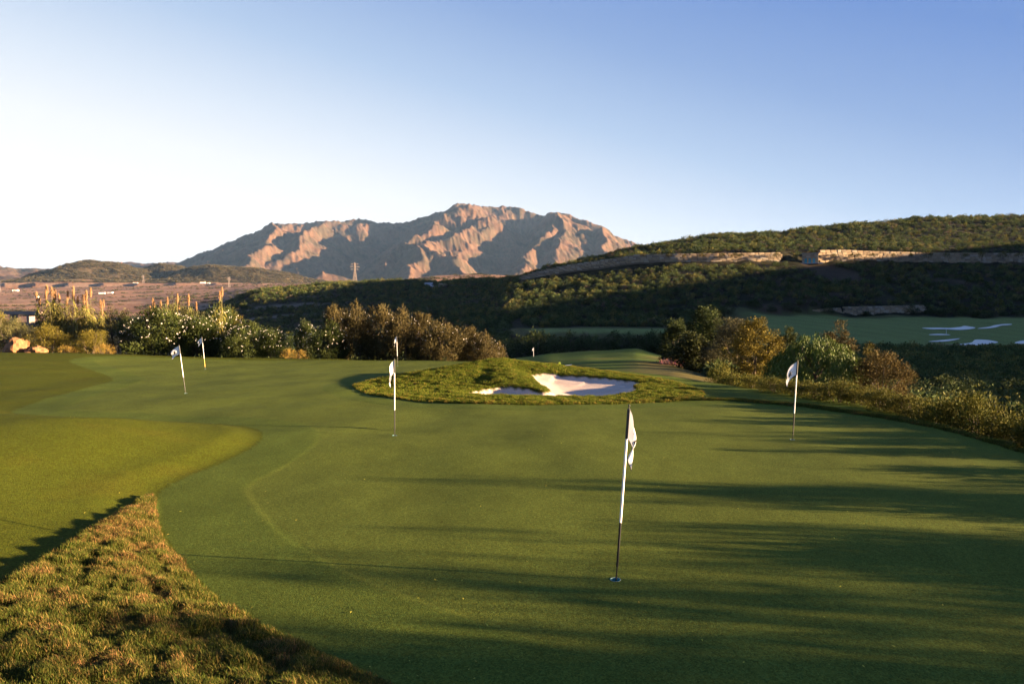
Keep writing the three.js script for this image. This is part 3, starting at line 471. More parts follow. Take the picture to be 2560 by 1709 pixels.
// ---------------------------------------------------------------- left-hand hedge bank
{
  const R = rng(501);
  const put = (kind, i, u, d, w, topv, label, cat = 'bush', group, sy) => {
    const [x, dd] = at(u, d), rad = (w / 1600) * d / 2, base = ground(x, dd), top = EYE - ((topv - 700) / 1600) * d, H = { oleander: 1.5, oleanderBrown: 1.5, olive: 1.5, yellow: 1.4, dark: 1.5, weed: 1.0 }[kind];
    return P_[kind][i % P_[kind].length](label, cat, [x, dd], [rad, Math.max(0.5, (top - base) / H), rad * 0.9], R() * 6.28, group);
  };
  put('yellow', 0, -30, 52, 110, 716, 'loose yellow green bush beside the orange boulders, at the hedge end');
  put('olive', 0, 22, 51.8, 84, 722, 'tall airy bush behind the larger orange boulder');
  put('olive', 1, 66, 51.4, 62, 752, 'thin grey green bush with bare crooked stems between the two orange boulders');
  put('yellow', 1, 112, 51.8, 100, 745, 'round yellow green bush in front of the tall reed clump');
  put('weed', 0, 150, 50.6, 50, 792, 'dry yellow weed clump at foot of the round yellow green bush', 'weeds');
  put('dark', 0, 175, 58, 90, 740, 'dark bush in the shadow below the tall reeds');
  put('yellow', 0, 206, 51.6, 100, 757, 'low bush with bare twigs and yellow base, between reeds and oleanders');
  put('weed', 1, 236, 50.6, 54, 790, 'orange yellow weed clump under the twiggy low bush', 'weeds');
  put('olive', 0, 268, 60, 120, 704, 'tall olive green bush right beside the reed clump');
  put('dark', 1, 306, 57, 110, 728, 'dark broad bush between olive bush and the big white oleander');
  put('oleander', 0, 372, 55, 170, 712, 'largest oleander bush with scattered white flowers, right of dark bush', 'oleander');
  put('olive', 1, 410, 60, 150, 692, 'tall olive bush rising behind the largest white oleander', 'bush');
  put('oleander', 1, 455, 55, 130, 722, 'dark green oleander with white flowers behind the thin far flagstick', 'oleander');
  put('oleander', 2, 505, 58, 110, 706, 'tall oleander with white flowers beside the single leaning reed', 'oleander');
  put('yellow', 1, 541, 60, 70, 722, 'golden twiggy bush rising between two white flowered oleanders');
  put('oleander', 0, 566, 54, 118, 742, 'rounded oleander with white flowers at the end of the dense hedge', 'oleander');
  put('oleander', 1, 622, 54, 90, 752, 'low oleander with white flowers at the gap in the hedge', 'oleander');
  put('weed', 0, 662, 53, 44, 800, 'amber weed clump at the foot of the hedge gap', 'weeds');
  put('weed', 1, 690, 53, 40, 804, 'small straw weed clump in the hedge gap beside the pale oleander', 'weeds');
  put('dark', 0, 668, 64, 80, 766, 'dark bush filling the gap behind the amber weeds');
  put('oleander', 2, 700, 60, 66, 738, 'narrow oleander thick with white flowers behind the hedge gap', 'oleander');
  put('oleander', 0, 752, 54, 100, 742, 'pale leaved oleander with white flowers right of the hedge gap', 'oleander');
  const g = 'brown oleander bushes at the back edge of the green';
  [[770, 58, 100, 708], [815, 55, 110, 706], [868, 56, 112, 708], [920, 54, 110, 716], [972, 55, 110, 724], [1024, 53, 110, 742], [1072, 54, 96, 754], [1112, 53, 84, 768], [1140, 56, 60, 786]].forEach(([u, d, w, v], i) =>
    put('oleanderBrown', i, u, d, w, v, 'brownish oleander bush with few pale flowers behind the green', 'oleander', g));

  // giant reeds
  const reedLeaf = [[0.13, 0.145, 0.035], [0.26, 0.22, 0.06]];
  const caneM = MAT(lin(0.22, 0.19, 0.07), 0.8), plumeM = new THREE.MeshPhysicalMaterial({ vertexColors: true, roughness: 0.95, side: THREE.DoubleSide, transmission: 0.35, thickness: 0 });
  function cane(seed, hgt, plume) {
    const r = rng(seed), lean = [(r() - 0.65) * 0.16 * hgt, (r() - 0.5) * 0.1 * hgt], leaves = [], pl = [];
    const pos = (t) => [lean[0] * t * t, hgt * t, lean[1] * t * t];
    const caneG = limb([0, -0.1, 0], pos(1), 0.022, 0.008, 0.015, seed, 5);
    for (let k = 0; k < 30; k++) {
      const t = 0.28 + 0.66 * (k / 30), p = pos(t), a = (k % 2 ? 0 : 3.14) + r() * 1.7 + seed, L = 0.62 * (0.7 + 0.6 * r()) * (1.15 - 0.5 * t), m = r(), c = [0, 1, 2].map((i) => lerp(reedLeaf[0][i], reedLeaf[1][i], m));
      // arching blade in two lengths
      const dx = Math.cos(a), dz = Math.sin(a), x1 = p[0] + dx * L * 0.42, y1 = p[1] + L * 0.34, z1 = p[2] + dz * L * 0.42;
      leaves.push([...p, dx, 0.8, dz, 0, 1, 0, L * 0.62, 0.06, ...c], [x1 - dx * L * 0.08, y1 - L * 0.05, z1 - dz * L * 0.08, dx, -0.75 - r() * 0.6, dz, 0, 1, 0, L * 0.75, 0.055, ...c]);
    }
    if (plume) { const p = pos(1); for (let k = 0; k < 150; k++) { const t = r(), w = 0.06 * Math.sin(Math.PI * Math.min(1, 0.12 + t * 0.9)), a = r() * 6.28, m = 0.85 + 0.3 * r(); pl.push([p[0] + Math.cos(a) * w * r() + lean[0] * 0.12 * t, p[1] - 0.08 + t * 0.5, p[2] + Math.sin(a) * w * r(), Math.cos(a) * 0.35 + lean[0] * 0.2, 1, Math.sin(a) * 0.35, Math.cos(a), 0.2, Math.sin(a), 0.15, 0.022, 0.40 * m, 0.235 * m, 0.105 * m]); } }
    return [caneG, leafGeometry(leaves), pl.length ? leafGeometry(pl) : null];
  }
  const canes = []; for (let s = 0; s < 6; s++) canes.push(cane(40 + s, 3.6, true)); const bare = []; for (let s = 0; s < 4; s++) bare.push(cane(60 + s, 3.3, false));
  const clump = (u, d, n, spread, topv, label, plumes) => {
    const [x, dd] = at(u, d), base = ground(x, dd), t = thing('reed_clump', label, 'reeds', [x, base - 0.1, -dd]), H = EYE - ((topv - 700) / 1600) * d - base;
    for (let i = 0; i < n; i++) {
      const set = i < plumes ? canes[i % 6] : bare[i % 4], s = (H / 3.9) * (0.80 + 0.24 * R()), ox = (R() - 0.5) * 2 * spread, oz = (R() - 0.5) * spread, ry = R() * 6.28 * 0.25;
      const c = part('cane', set[0], caneM, t); c.position.set(ox, 0, oz); c.rotation.y = ry; c.scale.setScalar(s);
      part('blade', set[1], LEAF, c); if (set[2]) part('plume', set[2], plumeM, c);
    }
  };
  clump(118, 58, 18, 1.1, 664, 'dark left half of the tall reed clump with brown plumes', 9);
  clump(168, 56.5, 34, 1.5, 666, 'dense tall reed clump with many orange plumes', 19);
  clump(214, 57.5, 14, 0.9, 684, 'lower reed clump beside the dense plumed reeds', 4);
  clump(356, 58, 12, 1.2, 676, 'reed clump with pale plumes behind the largest oleander', 5);
  clump(430, 59, 7, 1.4, 676, 'sparse reeds with thin plumes behind the white oleanders', 5);
  clump(500, 56.5, 4, 0.25, 668, 'few slender leaning reeds beside the tall oleander', 2);
  // boulders
  const boulder = (u, d, w, h, label, seed) => {
    const g = new THREE.IcosahedronGeometry(1, 4), p = g.attributes.position;
    for (let i = 0; i < p.count; i++) { const x = p.getX(i), y = p.getY(i), z = p.getZ(i), k = 1 + 0.26 * n3(x * 0.9 + seed, y * 0.9, z * 0.9) + 0.1 * n3(x * 2.6, y * 2.6 + seed, z * 2.6) + 0.04 * n3(x * 7, y * 7, z * 7 + seed); p.setXYZ(i, x * k * w, Math.max(-0.3, y * k) * h + h * 0.2, z * k * w * 0.8); }
    g.computeVertexNormals(); const [x, dd] = at(u, d), m = single('boulder', g, MAT(lin(0.36, 0.17, 0.07), 0.95, { map: rep(soilTex, 0.6) }), label, 'boulder'); m.position.set(x, ground(x, dd) - 0.05, -dd);
  };
  boulder(37, 50.4, 0.8, 0.95, 'larger orange boulder under the hedge bushes', 2); boulder(80, 50.2, 0.7, 0.42, 'flat smaller orange boulder at the hedge foot', 6);
}

// ---------------------------------------------------------------- right-hand trees and hedge
{
  const R = rng(601);
  const tree = (name, label, u, d, w, topv, cfg) => {
    const [x, dd] = at(u, d), rad = (w / 1600) * d / 2, base = ground(x, dd), H = EYE - ((topv - 700) / 1600) * d - base, t = thing(name, label, 'tree', [x, base - 0.1, -dd], cfg.turn ?? 0);
    const g = crown({ ...cfg, H: H / rad }); g.scale(rad, rad, rad); 
    part('crown', g, cfg.mat ?? LEAF, t);
    const tr = [limb([0, -0.2, 0], [0.1 * rad, H * 0.55, 0.05 * rad], 0.05 * rad + 0.04, 0.05, 0.05, cfg.seed)]; const rr = rng(cfg.seed + 3);
    for (let k = 0; k < 6; k++) { const a = k * 1.05 + rr(); tr.push(limb([0.04 * rad, H * (0.2 + 0.25 * rr()), 0], [Math.cos(a) * rad * 0.7, H * (0.5 + 0.35 * rr()), Math.sin(a) * rad * 0.7], 0.045, 0.012, 0.1, cfg.seed + k)); }
    part('trunk', mergeGeometries(tr), BARK, t); return t;
  };
  tree('evergreen_tree', 'tall dark round evergreen tree behind the grey olive tree', 1618, 86, 118, 706, { seed: 201, n: 11050, clumps: 143, cr: 0.2, len: 0.110, wid: 0.068, cols: G.dark, low: 0.03 });
  tree('evergreen_tree', 'smaller dark evergreen tree beside the tall dark one, at the fairway edge', 1552, 92, 82, 732, { seed: 202, n: 7650, clumps: 104, cr: 0.22, len: 0.121, wid: 0.074, cols: G.dark, low: 0.03 });
  tree('evergreen_shrub_tree', 'low wide dark evergreen below the two dark trees', 1592, 76, 120, 768, { seed: 203, n: 8840, clumps: 104, cr: 0.22, len: 0.110, wid: 0.061, cols: [[0.04, 0.05, 0.018], [0.06, 0.068, 0.022]], low: 0.01 });
  tree('olive_tree', 'grey green olive tree left of the golden tree', 1688, 66, 140, 722, { seed: 204, n: 14450, clumps: 156, cr: 0.19, len: 0.066, wid: 0.030, cols: [[0.075, 0.080, 0.042], [0.12, 0.105, 0.052]], low: 0.02, spike: 0.3 });
  tree('golden_tree', 'golden brown leafy tree glowing in the low sun', 1728, 46, 138, 738, { seed: 205, n: 15300, clumps: 156, cr: 0.19, len: 0.061, wid: 0.041, cols: G.gold.map((c) => c.map((v) => v * 0.85)), low: 0.02, spike: 0.35 });
  tree('golden_tree', 'lower golden tree between the tall golden tree and the weeping one', 1782, 47, 90, 762, { seed: 206, n: 8840, clumps: 104, cr: 0.21, len: 0.077, wid: 0.049, cols: G.gold.map((c) => c.map((v) => v * 0.75)), low: 0.02, spike: 0.35 });
  tree('small_tree', 'slim dark tree standing alone on the fairway behind the weeping tree', 1808, 74, 58, 742, { seed: 207, n: 4420, clumps: 52, cr: 0.26, len: 0.132, wid: 0.081, cols: G.scrub, low: 0.4 });
  tree('brown_tree', 'brown topped tree behind the weeping tree', 1912, 48, 120, 744, { seed: 208, n: 11050, clumps: 117, cr: 0.2, len: 0.077, wid: 0.041, cols: G.brown, low: 0.02, spike: 0.4 });
  { // weeping tree: hanging strings of long leaves
    const [x, d] = at(1872, 38.5), base = ground(x, d), H = EYE - ((752 - 700) / 1600) * d - base, t = thing('weeping_tree', 'green weeping tree with hanging leaf strands above the hedge', 'tree', [x, base - 0.1, -d]), r = rng(211), list = [], rad = 2.85;
    for (let k = 0; k < 430; k++) {
      const a = r() * 6.283, q = rad * Math.sqrt(r()) * (0.85 + 0.25 * n3(Math.cos(a), Math.sin(a), 3)), top = H * (0.98 - 0.42 * Math.pow(q / rad, 2)) * (0.9 + 0.14 * n3(Math.cos(a) * 2, Math.sin(a) * 2, q)), len = (0.7 + 1.2 * r()) * (0.7 + 0.5 * q / rad), m0 = r();
      for (let j = 0; j < 40; j++) {
        const s = r(), px = Math.cos(a) * (q + 0.35 * s * (1 - s) + 0.16 * s) + (r() - 0.5) * 0.34, pz = Math.sin(a) * (q + 0.16 * s) + (r() - 0.5) * 0.34, py = top - s * len + (r() - 0.5) * 0.1; if (py < 0.05) continue;
        const m = 0.5 * m0 + 0.5 * r(), c = [0, 1, 2].map((i) => lerp(G.willow[0][i], G.willow[1][i], m));
        list.push([px, py, pz, Math.cos(a) * 0.45 + (r() - 0.5) * 1.1, -1 + (r() - 0.5) * 0.7, Math.sin(a) * 0.45 + (r() - 0.5) * 1.1, r() - 0.5, 0.4, r() - 0.5, 0.2 * (0.6 + 0.7 * r()), 0.046, ...c]);
      }
    }
    part('crown', leafGeometry(list), GLOSSY, t);
    const tr = [limb([0, -0.2, 0], [0.1, H * 0.7, 0.1], 0.16, 0.07, 0.05, 9)]; for (let k = 0; k < 8; k++) { const a = k * 0.8; tr.push(limb([0.05, H * 0.45, 0.05], [Math.cos(a) * 1.6, H * 0.82, Math.sin(a) * 1.6], 0.06, 0.015, 0.1, 20 + k)); }
    part('trunk', mergeGeometries(tr), BARK, t);
  }
  tree('golden_shrub_tree', 'broad golden brown shrub tree sloping right of the weeping tree', 2028, 36, 150, 798, { seed: 212, n: 11050, clumps: 117, cr: 0.2, len: 0.066, wid: 0.035, cols: G.brown.map((c) => [c[0] * 1.25, c[1] * 1.15, c[2]]), low: 0.02, spike: 0.4 });
  tree('golden_shrub_tree', 'narrow golden shrub poking up behind the broad golden brown shrub', 1996, 42, 70, 784, { seed: 213, n: 5100, clumps: 65, cr: 0.22, len: 0.088, wid: 0.046, cols: G.gold.map((c) => c.map((v) => v * 0.7)), low: 0.02, spike: 0.5 });
  // clipped-looking hedge of single shrubs along the edge of the lawn, running on past the frame
  const hl = [[1660, 33.5, 70, 828], [1692, 31, 90, 832], [1735, 28.5, 90, 852], [1785, 26.6, 110, 862], [1830, 25.4, 100, 870], [1880, 24.4, 100, 866], [1925, 23.4, 110, 862], [1975, 22.6, 110, 868], [2030, 21.4, 110, 874], [2085, 20.5, 120, 884], [2140, 19.6, 130, 892], [2200, 18.7, 140, 896], [2262, 17.8, 150, 902], [2330, 17.0, 160, 906], [2400, 16.0, 170, 914], [2480, 14.8, 180, 920], [2580, 13.6, 190, 930]];
  hl.forEach(([u, d, w, v], i) => {
    const [x, dd] = at(u, d), rad = (w / 1600) * d / 2 * 1.12, base = ground(x, dd), top = EYE - ((v - 700) / 1600) * d;
    P_.hedge[i % 3](i === 0 ? 'dark hedge shrub at the far end of the lawn hedge' : 'leafy shrub of the low hedge edging the green', 'hedge', [x, dd], [rad * (0.82 + 0.25 * R()), Math.max(0.5, (top - base) / 1.25) * (0.68 + 0.3 * R()), rad * (0.8 + 0.3 * R())], R() * 6.28, i === 0 ? undefined : 'shrubs of the hedge edging the green');
  });
  [[12.2, 11.6, 1.2, 1.1], [12.0, 9.2, 1.2, 1.2], [12.1, 6.6, 1.3, 1.35]].forEach(([x, d, rad, h], i) => P_.hedge[i % 3]('leafy shrub of the low hedge edging the green', 'hedge', [x, d], [rad, h / 1.25, rad], R() * 6.28, 'shrubs of the hedge edging the green'));
  // trees beside the tee to the right that throw the long shadows over the green, and two added to shade the far slope
  const big = { seed: 221, n: 5200, clumps: 90, cr: 0.2, len: 0.075, wid: 0.045, cols: G.dark, low: 0.12, H: 1.7 }, bg = crown(big), bg2 = crown({ ...big, seed: 222, H: 1.9, low: 0.2 });
  SHADE_TREES.forEach(([x, d, rad, h], i) => {
    const t = thing('pine_tree', 'dark leafy tree in the row right of the green', 'tree', [x, ground(x, d) - 0.1, -d], i * 1.3, 'trees in the row right of the green');
    const c = part('crown', i % 2 ? bg : bg2, LEAF, t); c.scale.set(rad, h / (i % 2 ? 1.7 : 1.9), rad); part('trunk', limb([0, -0.3, 0], [0.1, h * 0.6, 0], 0.12, 0.05, 0.05, i + 3), BARK, t);
  });
}
console.log('hedges built');

// ---------------------------------------------------------------- flagsticks
{
  const c = document.createElement('canvas'); c.width = 512; c.height = 384; const g = c.getContext('2d');
  g.fillStyle = '#f3f1ee'; g.fillRect(0, 0, 512, 384);
  g.fillStyle = '#161518'; g.fillRect(0, 366, 512, 18); g.fillRect(494, 0, 18, 384);
  g.fillStyle = '#241d1c'; g.strokeStyle = '#241d1c'; g.lineCap = 'round';           // small dark emblem: a rounded body with thin spread limbs
  g.beginPath(); g.ellipse(268, 190, 52, 74, 0.35, 0, 7); g.fill();
  g.lineWidth = 15; for (const [x0, y0, x1, y1] of [[250, 150, 190, 96], [300, 150, 356, 116], [240, 230, 176, 262], [296, 240, 342, 300], [268, 120, 276, 74], [226, 196, 160, 186]]) { g.beginPath(); g.moveTo(x0, y0); g.quadraticCurveTo((x0 + x1) / 2 + 10, (y0 + y1) / 2 - 12, x1, y1); g.stroke(); }
  const tex = new THREE.CanvasTexture(c); tex.colorSpace = THREE.SRGBColorSpace; tex.magFilter = THREE.LinearFilter;
  const cloth = new THREE.MeshPhysicalMaterial({ map: tex, roughness: 0.85, side: THREE.DoubleSide, transmission: 0.2, thickness: 0 });
  const white = MAT(lin(0.78, 0.77, 0.75), 0.35), black = MAT(lin(0.012, 0.012, 0.013), 0.4), teal = MAT(lin(0.03, 0.26, 0.30), 0.5), rimM = MAT(lin(0.16, 0.26, 0.26), 0.6), amber = MAT(lin(0.62, 0.42, 0.06), 0.4);
  function flagGeometry({ heading, droop, w = 0.40, h = 0.31, fold = 0.03, curl = 0, squeeze = 1 }) {
    const g = new THREE.PlaneGeometry(1, 1, 28, 20), p = g.attributes.position, hx = Math.cos(heading * D2R), hz = Math.sin(heading * D2R);
    for (let i = 0; i < p.count; i++) {
      const t = p.getX(i) + 0.5, s = 0.5 - p.getY(i);              // t along the fly, s down the hoist
      const dr = droop * D2R * (0.55 + 0.45 * t), out = w * t * Math.cos(dr) * squeeze, down = w * t * Math.sin(dr) * (0.9 + 0.1 * s) ;
      const f = fold * Math.sin(t * 5.2 + s * 4.4) * t + fold * 0.6 * Math.sin(s * 9 + t * 3) * t + curl * t * t * (1 - s), side = f;
      p.setXYZ(i, hx * out - hz * side, -s * h * (1 - 0.12 * t) - down, hz * out + hx * side);
    }
    g.computeVertexNormals(); return g;
  }
  const cyl = (r, y0, y1, seg = 14) => new THREE.CylinderGeometry(r, r, y1 - y0, seg).translate(0, (y0 + y1) / 2, 0);
  const cupInner = new THREE.CylinderGeometry(0.0535, 0.0535, 0.12, 28, 1, true).translate(0, -0.06, 0), cupFloor = new THREE.CircleGeometry(0.0535, 24).rotateX(-Math.PI / 2).translate(0, -0.119, 0), rim = new THREE.TorusGeometry(0.0535, 0.0035, 8, 30).rotateX(Math.PI / 2).translate(0, 0.002, 0);
  const info = [
    ['flagstick with limp white flag and black sleeve on the shaded part of the green', { heading: 52, droop: 80, fold: 0.03, w: 0.37, curl: 0.03 }],
    ['flagstick standing in front of the bunker mound, white flag drooping in folds', { heading: 160, droop: 80, fold: 0.05, w: 0.42, curl: -0.10 }],
    ['flagstick in front of the weeping tree, white flag folded back on itself', { heading: 188, droop: 64, fold: 0.05, w: 0.4, curl: 0.12 }],
    ['leaning flagstick with white flag blown out, in front of the white oleanders', { heading: 184, droop: 34, fold: 0.03, w: 0.40 }],
    ['thin flagstick with amber lower end near the oleander hedge', { heading: 190, droop: 44, fold: 0.03, w: 0.38 }],
    ['small flagstick in front of the brown oleanders, flag hanging limp', { heading: 176, droop: 72, fold: 0.03, w: 0.4 }],
  ];
  PINS.forEach(([x, d, tilt], i) => {
    const y = ground(x, d), t = thing('golf_flagstick', info[i][0], 'flagstick', [x, y - 0.115, -d]); t.rotation.z = -Math.atan(tilt / 1.83); const o = 0.115;
    part('spike', cyl(0.007, 0.0, o + 0.14), black, t); part('lower_pole', cyl(0.0125, o + 0.14, o + 0.61), i === 4 ? amber : black, t); part('upper_pole', cyl(0.0125, o + 0.61, o + 1.49), white, t);
    part('sleeve', cyl(0.017, o + 1.49, o + 1.8), black, t); part('knob', mergeGeometries([cyl(0.006, o + 1.8, o + 1.825), new THREE.SphereGeometry(0.011, 12, 8).translate(0, o + 1.834, 0)]), black, t);
    const f = part('flag', flagGeometry(info[i][1]), cloth, t); f.position.set(Math.cos(info[i][1].heading * D2R) * 0.017, o + 1.79, Math.sin(info[i][1].heading * D2R) * 0.017);
    const cup = thing('hole_cup', ['turquoise lined hole cup under the near flagstick', 'hole cup under the flagstick before the bunker mound', 'hole cup under the flagstick before the weeping tree', 'hole cup under the leaning flagstick', 'hole cup under the amber ended flagstick', 'hole cup under the small flagstick by the brown oleanders'][i], 'hole cup', [x, y + 0.002, -d]);
    part('liner', cupInner, teal, cup); part('floor', cupFloor, teal, cup); part('rim', rim, rimM, cup);
  });
  // distant pins on the lower fairways
  const farPin = (u, d, h, label) => { const [x, dd] = at(u, d), t = thing('golf_flagstick', label, 'flagstick', [x, ground(x, dd) - 0.05, -dd]); part('pole', cyl(0.035, 0, h, 8), white, t); const f = part('flag', flagGeometry({ heading: 170, droop: 60, w: 0.55, h: 0.42 }), cloth, t); f.position.set(-0.02, h - 0.02, 0); };
  farPin(1224, 154, 2.0, 'tiny white flagstick on the lower fairway behind the bunker mound'); farPin(2172, 232, 2.2, 'tiny flagstick between the white bunkers of the far fairway');
}
// ---------------------------------------------------------------- rough grass, as blades
{
  const tuft = (seed, n, len, wid, spread) => {
    const r = rng(seed), p = [], id = [], c = [];
    for (let i = 0; i < n; i++) {
      const a = r() * 6.283, q = spread * Math.sqrt(r()), x = Math.cos(a) * q, z = Math.sin(a) * q, b = r() * 6.283, L = len * (0.55 + 0.6 * r()), out = L * (0.25 + 0.6 * r()), w = wid * (0.7 + 0.5 * r()), dx = Math.cos(b), dz = Math.sin(b), k = p.length / 3, t = 0.8 + 0.4 * r();
      p.push(x - dz * w, -0.01, z + dx * w, x + dz * w, -0.01, z - dx * w, x + dx * out * 0.45 - dz * w * 0.8, L * 0.62, z + dz * out * 0.45 + dx * w * 0.8, x + dx * out * 0.45 + dz * w * 0.8, L * 0.62, z + dz * out * 0.45 - dx * w * 0.8, x + dx * out, L * (0.8 + 0.2 * r()), z + dz * out);
      const straw = r() < 0.24; for (let j = 0; j < 5; j++) c.push(straw ? t * 2.6 : t, straw ? t * 1.55 : t, straw ? t * 2.3 : t * 0.95);
      id.push(k, k + 1, k + 2, k + 1, k + 3, k + 2, k + 2, k + 3, k + 4);
    }
    const g = new THREE.BufferGeometry(); g.setAttribute('position', new THREE.Float32BufferAttribute(p, 3)); g.setAttribute('color', new THREE.Float32BufferAttribute(c, 3)); g.setIndex(id); g.computeVertexNormals(); return g;
  };
  const bladeM = new THREE.MeshPhysicalMaterial({ vertexColors: true, roughness: 0.7, side: THREE.DoubleSide, transmission: 0.25, thickness: 0, specularIntensity: 0.08 });
  const M = new THREE.Matrix4(), Q = new THREE.Quaternion(), S = new THREE.Vector3(), V = new THREE.Vector3(), Y = new THREE.Vector3(0, 1, 0), E = new THREE.Euler(), K = new THREE.Color();
  function strew(name, geo, mat, spots) { // [x, d, scale, height factor, r, g, b]
    const m = new THREE.InstancedMesh(geo, mat, spots.length); const r = rng(spots.length);
    spots.forEach(([x, d, s, hy, cr, cg, cb, y], i) => { E.set((r() - 0.5) * 0.5, r() * 6.283, (r() - 0.5) * 0.5); Q.setFromEuler(E); M.compose(V.set(x, y ?? ground(x, d), -d), Q, S.set(s, s * hy, s)); m.setMatrixAt(i, M); m.setColorAt(i, K.setRGB(cr, cg, cb)); });
    shadows(m); m.name = numbered(name); m.userData = { kind: 'stuff', label: name.replace(/_/g, ' ') }; scene.add(m); return m;
  }
  const col = (x, d, r, dryBias) => { const dry = sstep(-0.1, 0.9, fbm(x * 1.6, d * 1.6, 3) + dryBias + (r() - 0.5) * 0.7), c = mixc([0.060, 0.082, 0.014], [0.125, 0.105, 0.03], dry), k = 0.8 + 0.4 * r(); return c.map((v) => v * k); };
  const r = rng(701), front = [], t1 = tuft(1, 44, 0.055, 0.0017, 0.05);
  for (let i = 0; i < 160000 && front.length < 30000; i++) {
    const x = -6.2 + r() * 8.4, d = 2.4 + r() * 8.4, s = sdPoly(x, d, ROUGHF); if (s < 0.02 || Math.abs(Math.atan2(x, d)) > 0.78) continue;
    const clump = n2b(x * 2.6, d * 2.6) * 0.5 + n2(x * 5.5, d * 5.5) * 0.35; if (r() < 0.25 - clump * 0.5) continue;
    front.push([x, d, 0.85 + 0.55 * clump + 0.35 * r(), lerp(0.7, 1.1, r()), ...col(x, d, r, 0.0 + 0.35 * sstep(6, 9, d))]);
  }
  strew('rough_grass', t1, bladeM, front);
  const mound = [], t2 = tuft(2, 26, 0.10, 0.0045, 0.08);
  for (let i = 0; i < 200000 && mound.length < 30000; i++) {
    const x = -7 + r() * 15, d = 22 + r() * 14.5, b = sdPoly(x, d, ROUGHB); if (b < 0) continue; const sd = sdPoly(x, d, SAND); if (sd > -0.03) continue;
    const cl = n2(x * 1.6, d * 1.6) * 0.5 + n2b(x * 3.5, d * 3.5) * 0.3;
    mound.push([x, d, 0.6 + 0.4 * cl + 0.3 * r(), 0.85, ...col(x, d, r, -0.25 + 0.35 * sstep(1.2, 0, b)).map((v, k) => v * [1.45, 1.45, 1][k])]);
  }
  for (let i = 0; i < STRIP.length - 1; i++) for (let k = 0; k < 620; k++) {
    const t = r(), x = lerp(STRIP[i][0], STRIP[i + 1][0], t) + (r() - 0.5) * 0.46, d = lerp(STRIP[i][1], STRIP[i + 1][1], t) + (r() - 0.5) * 0.4; mound.push([x, d, 0.55 + 0.4 * r(), 0.8, ...col(x, d, r, -0.1)]);
  }
  strew('rough_grass', t2, bladeM, mound);
  const dry = []; for (let i = 0; i < 420; i++) { const [x, d] = at(1524 + r() * 92, 84 + r() * 7); dry.push([x, d, 4 + 4 * r(), 0.8, 0.42 + 0.1 * r(), 0.27, 0.19]); }
  strew('dry_grass', t2, bladeM, dry);
  const fallen = []; for (let i = 0; i < 190; i++) { const d = 4.5 + Math.pow(r(), 1.6) * 17, x = (r() - 0.5) * 1.4 * d; fallen.push([x, d, 0.6 + 0.7 * r(), 1, 0.42, 0.34 + 0.1 * r(), 0.06, ground(x, d) + 0.006]); }
  strew('fallen_leaves', leafGeometry([[-0.012, 0, 0, 1, 0.15, 0.1, 0, 1, 0.2, 0.03, 0.014, 1, 1, 1]]), LEAF, fallen);

  // ---------------------------------------------------------------- scrub of the hillsides
  const lump = (seed, n, len) => crown({ seed, n, H: 1.15, clumps: 20, cr: 0.36, len, wid: len * 0.6, cols: [[0.85, 0.85, 0.85], [1.15, 1.15, 1.15]], low: 0.02 });
  const lumps = [lump(301, 230, 0.26), lump(302, 230, 0.26), lump(303, 200, 0.28)];
  const kinds = [[[0.040, 0.062, 0.022], [0.10, 0.13, 0.042]], [[0.08, 0.095, 0.028], [0.18, 0.165, 0.045]], [[0.085, 0.070, 0.048], [0.17, 0.13, 0.085]]];
  const spots = [[], [], []];
  const keep = (x, d, m) => bank(x, d) > 0.45 * m || fairway(x, d) > -3 || nearWall(x, d);
  for (let i = 0; i < 90000 && spots[0].length + spots[1].length + spots[2].length < 34000; i++) {
    const b = -27 + r() * 68, d = 190 + 720 * Math.pow(r(), 0.8), [x, dd] = place(b, d); if (keep(x, dd, r() * 2)) continue;
    if (b < 1 && d < 300) continue; if (b > 18 && d < 330) continue;
    const open = fbm(x / 38, dd / 38, 3); if (open > 0.10 + 0.5 * r()) continue;
    const k = r() < 0.62 ? 0 : r() < 0.62 ? 1 : 2, m = r(), c = mixc(...kinds[k], m), s = (0.8 + 1.3 * Math.pow(r(), 2)) * (k === 2 ? 0.75 : 1) * (d > 600 ? 1.3 : 1);
    spots[k].push([x, dd, s * 1.25, 0.75 + 0.4 * r(), ...c]);
  }
  // dark slope below the far fairway on the right, and the valley
  for (let i = 0; i < 9000; i++) { const b = 15.5 + r() * 30, d = 40 + 150 * r(), [x, dd] = place(b, d); if (fairway(x, dd) > -1 || x < 13.5 || (d < 60 && b < 22)) continue; if (b > 17.5 && d > 183) continue; const k = r() < 0.75 ? 0 : 1, c = mixc(...kinds[k], r()); spots[k].push([x, dd, 0.5 + 0.7 * r() + d * 0.003, 0.8 + 0.4 * r(), ...c]); }
  for (let i = 0; i < 3000; i++) { const b = -24 + r() * 24, d = 75 + 240 * r(), [x, dd] = place(b, d); if (fairway(x, dd) > -3 || (b > -4.5 && d < 180)) continue; const c = mixc(...kinds[0], r()); spots[0].push([x, dd, 1.2 + 1.2 * r(), 0.9, ...c]); }
  spots.forEach((s, k) => strew('hillside_scrub', lumps[k], LEAF, s));
  const far = [];
  for (let i = 0; i < 60000 && far.length < 15000; i++) { const b = -41 + r() * 27, d = 3300 + 1500 * r(), [x, dd] = place(b, d), h = lowHills(x, dd); if (h < 122 || h < wide(x, dd) - 1) continue; far.push([x, dd, 5 + 6 * r(), 0.55, ...mixc([0.065, 0.062, 0.028], [0.13, 0.10, 0.055], r())]); }
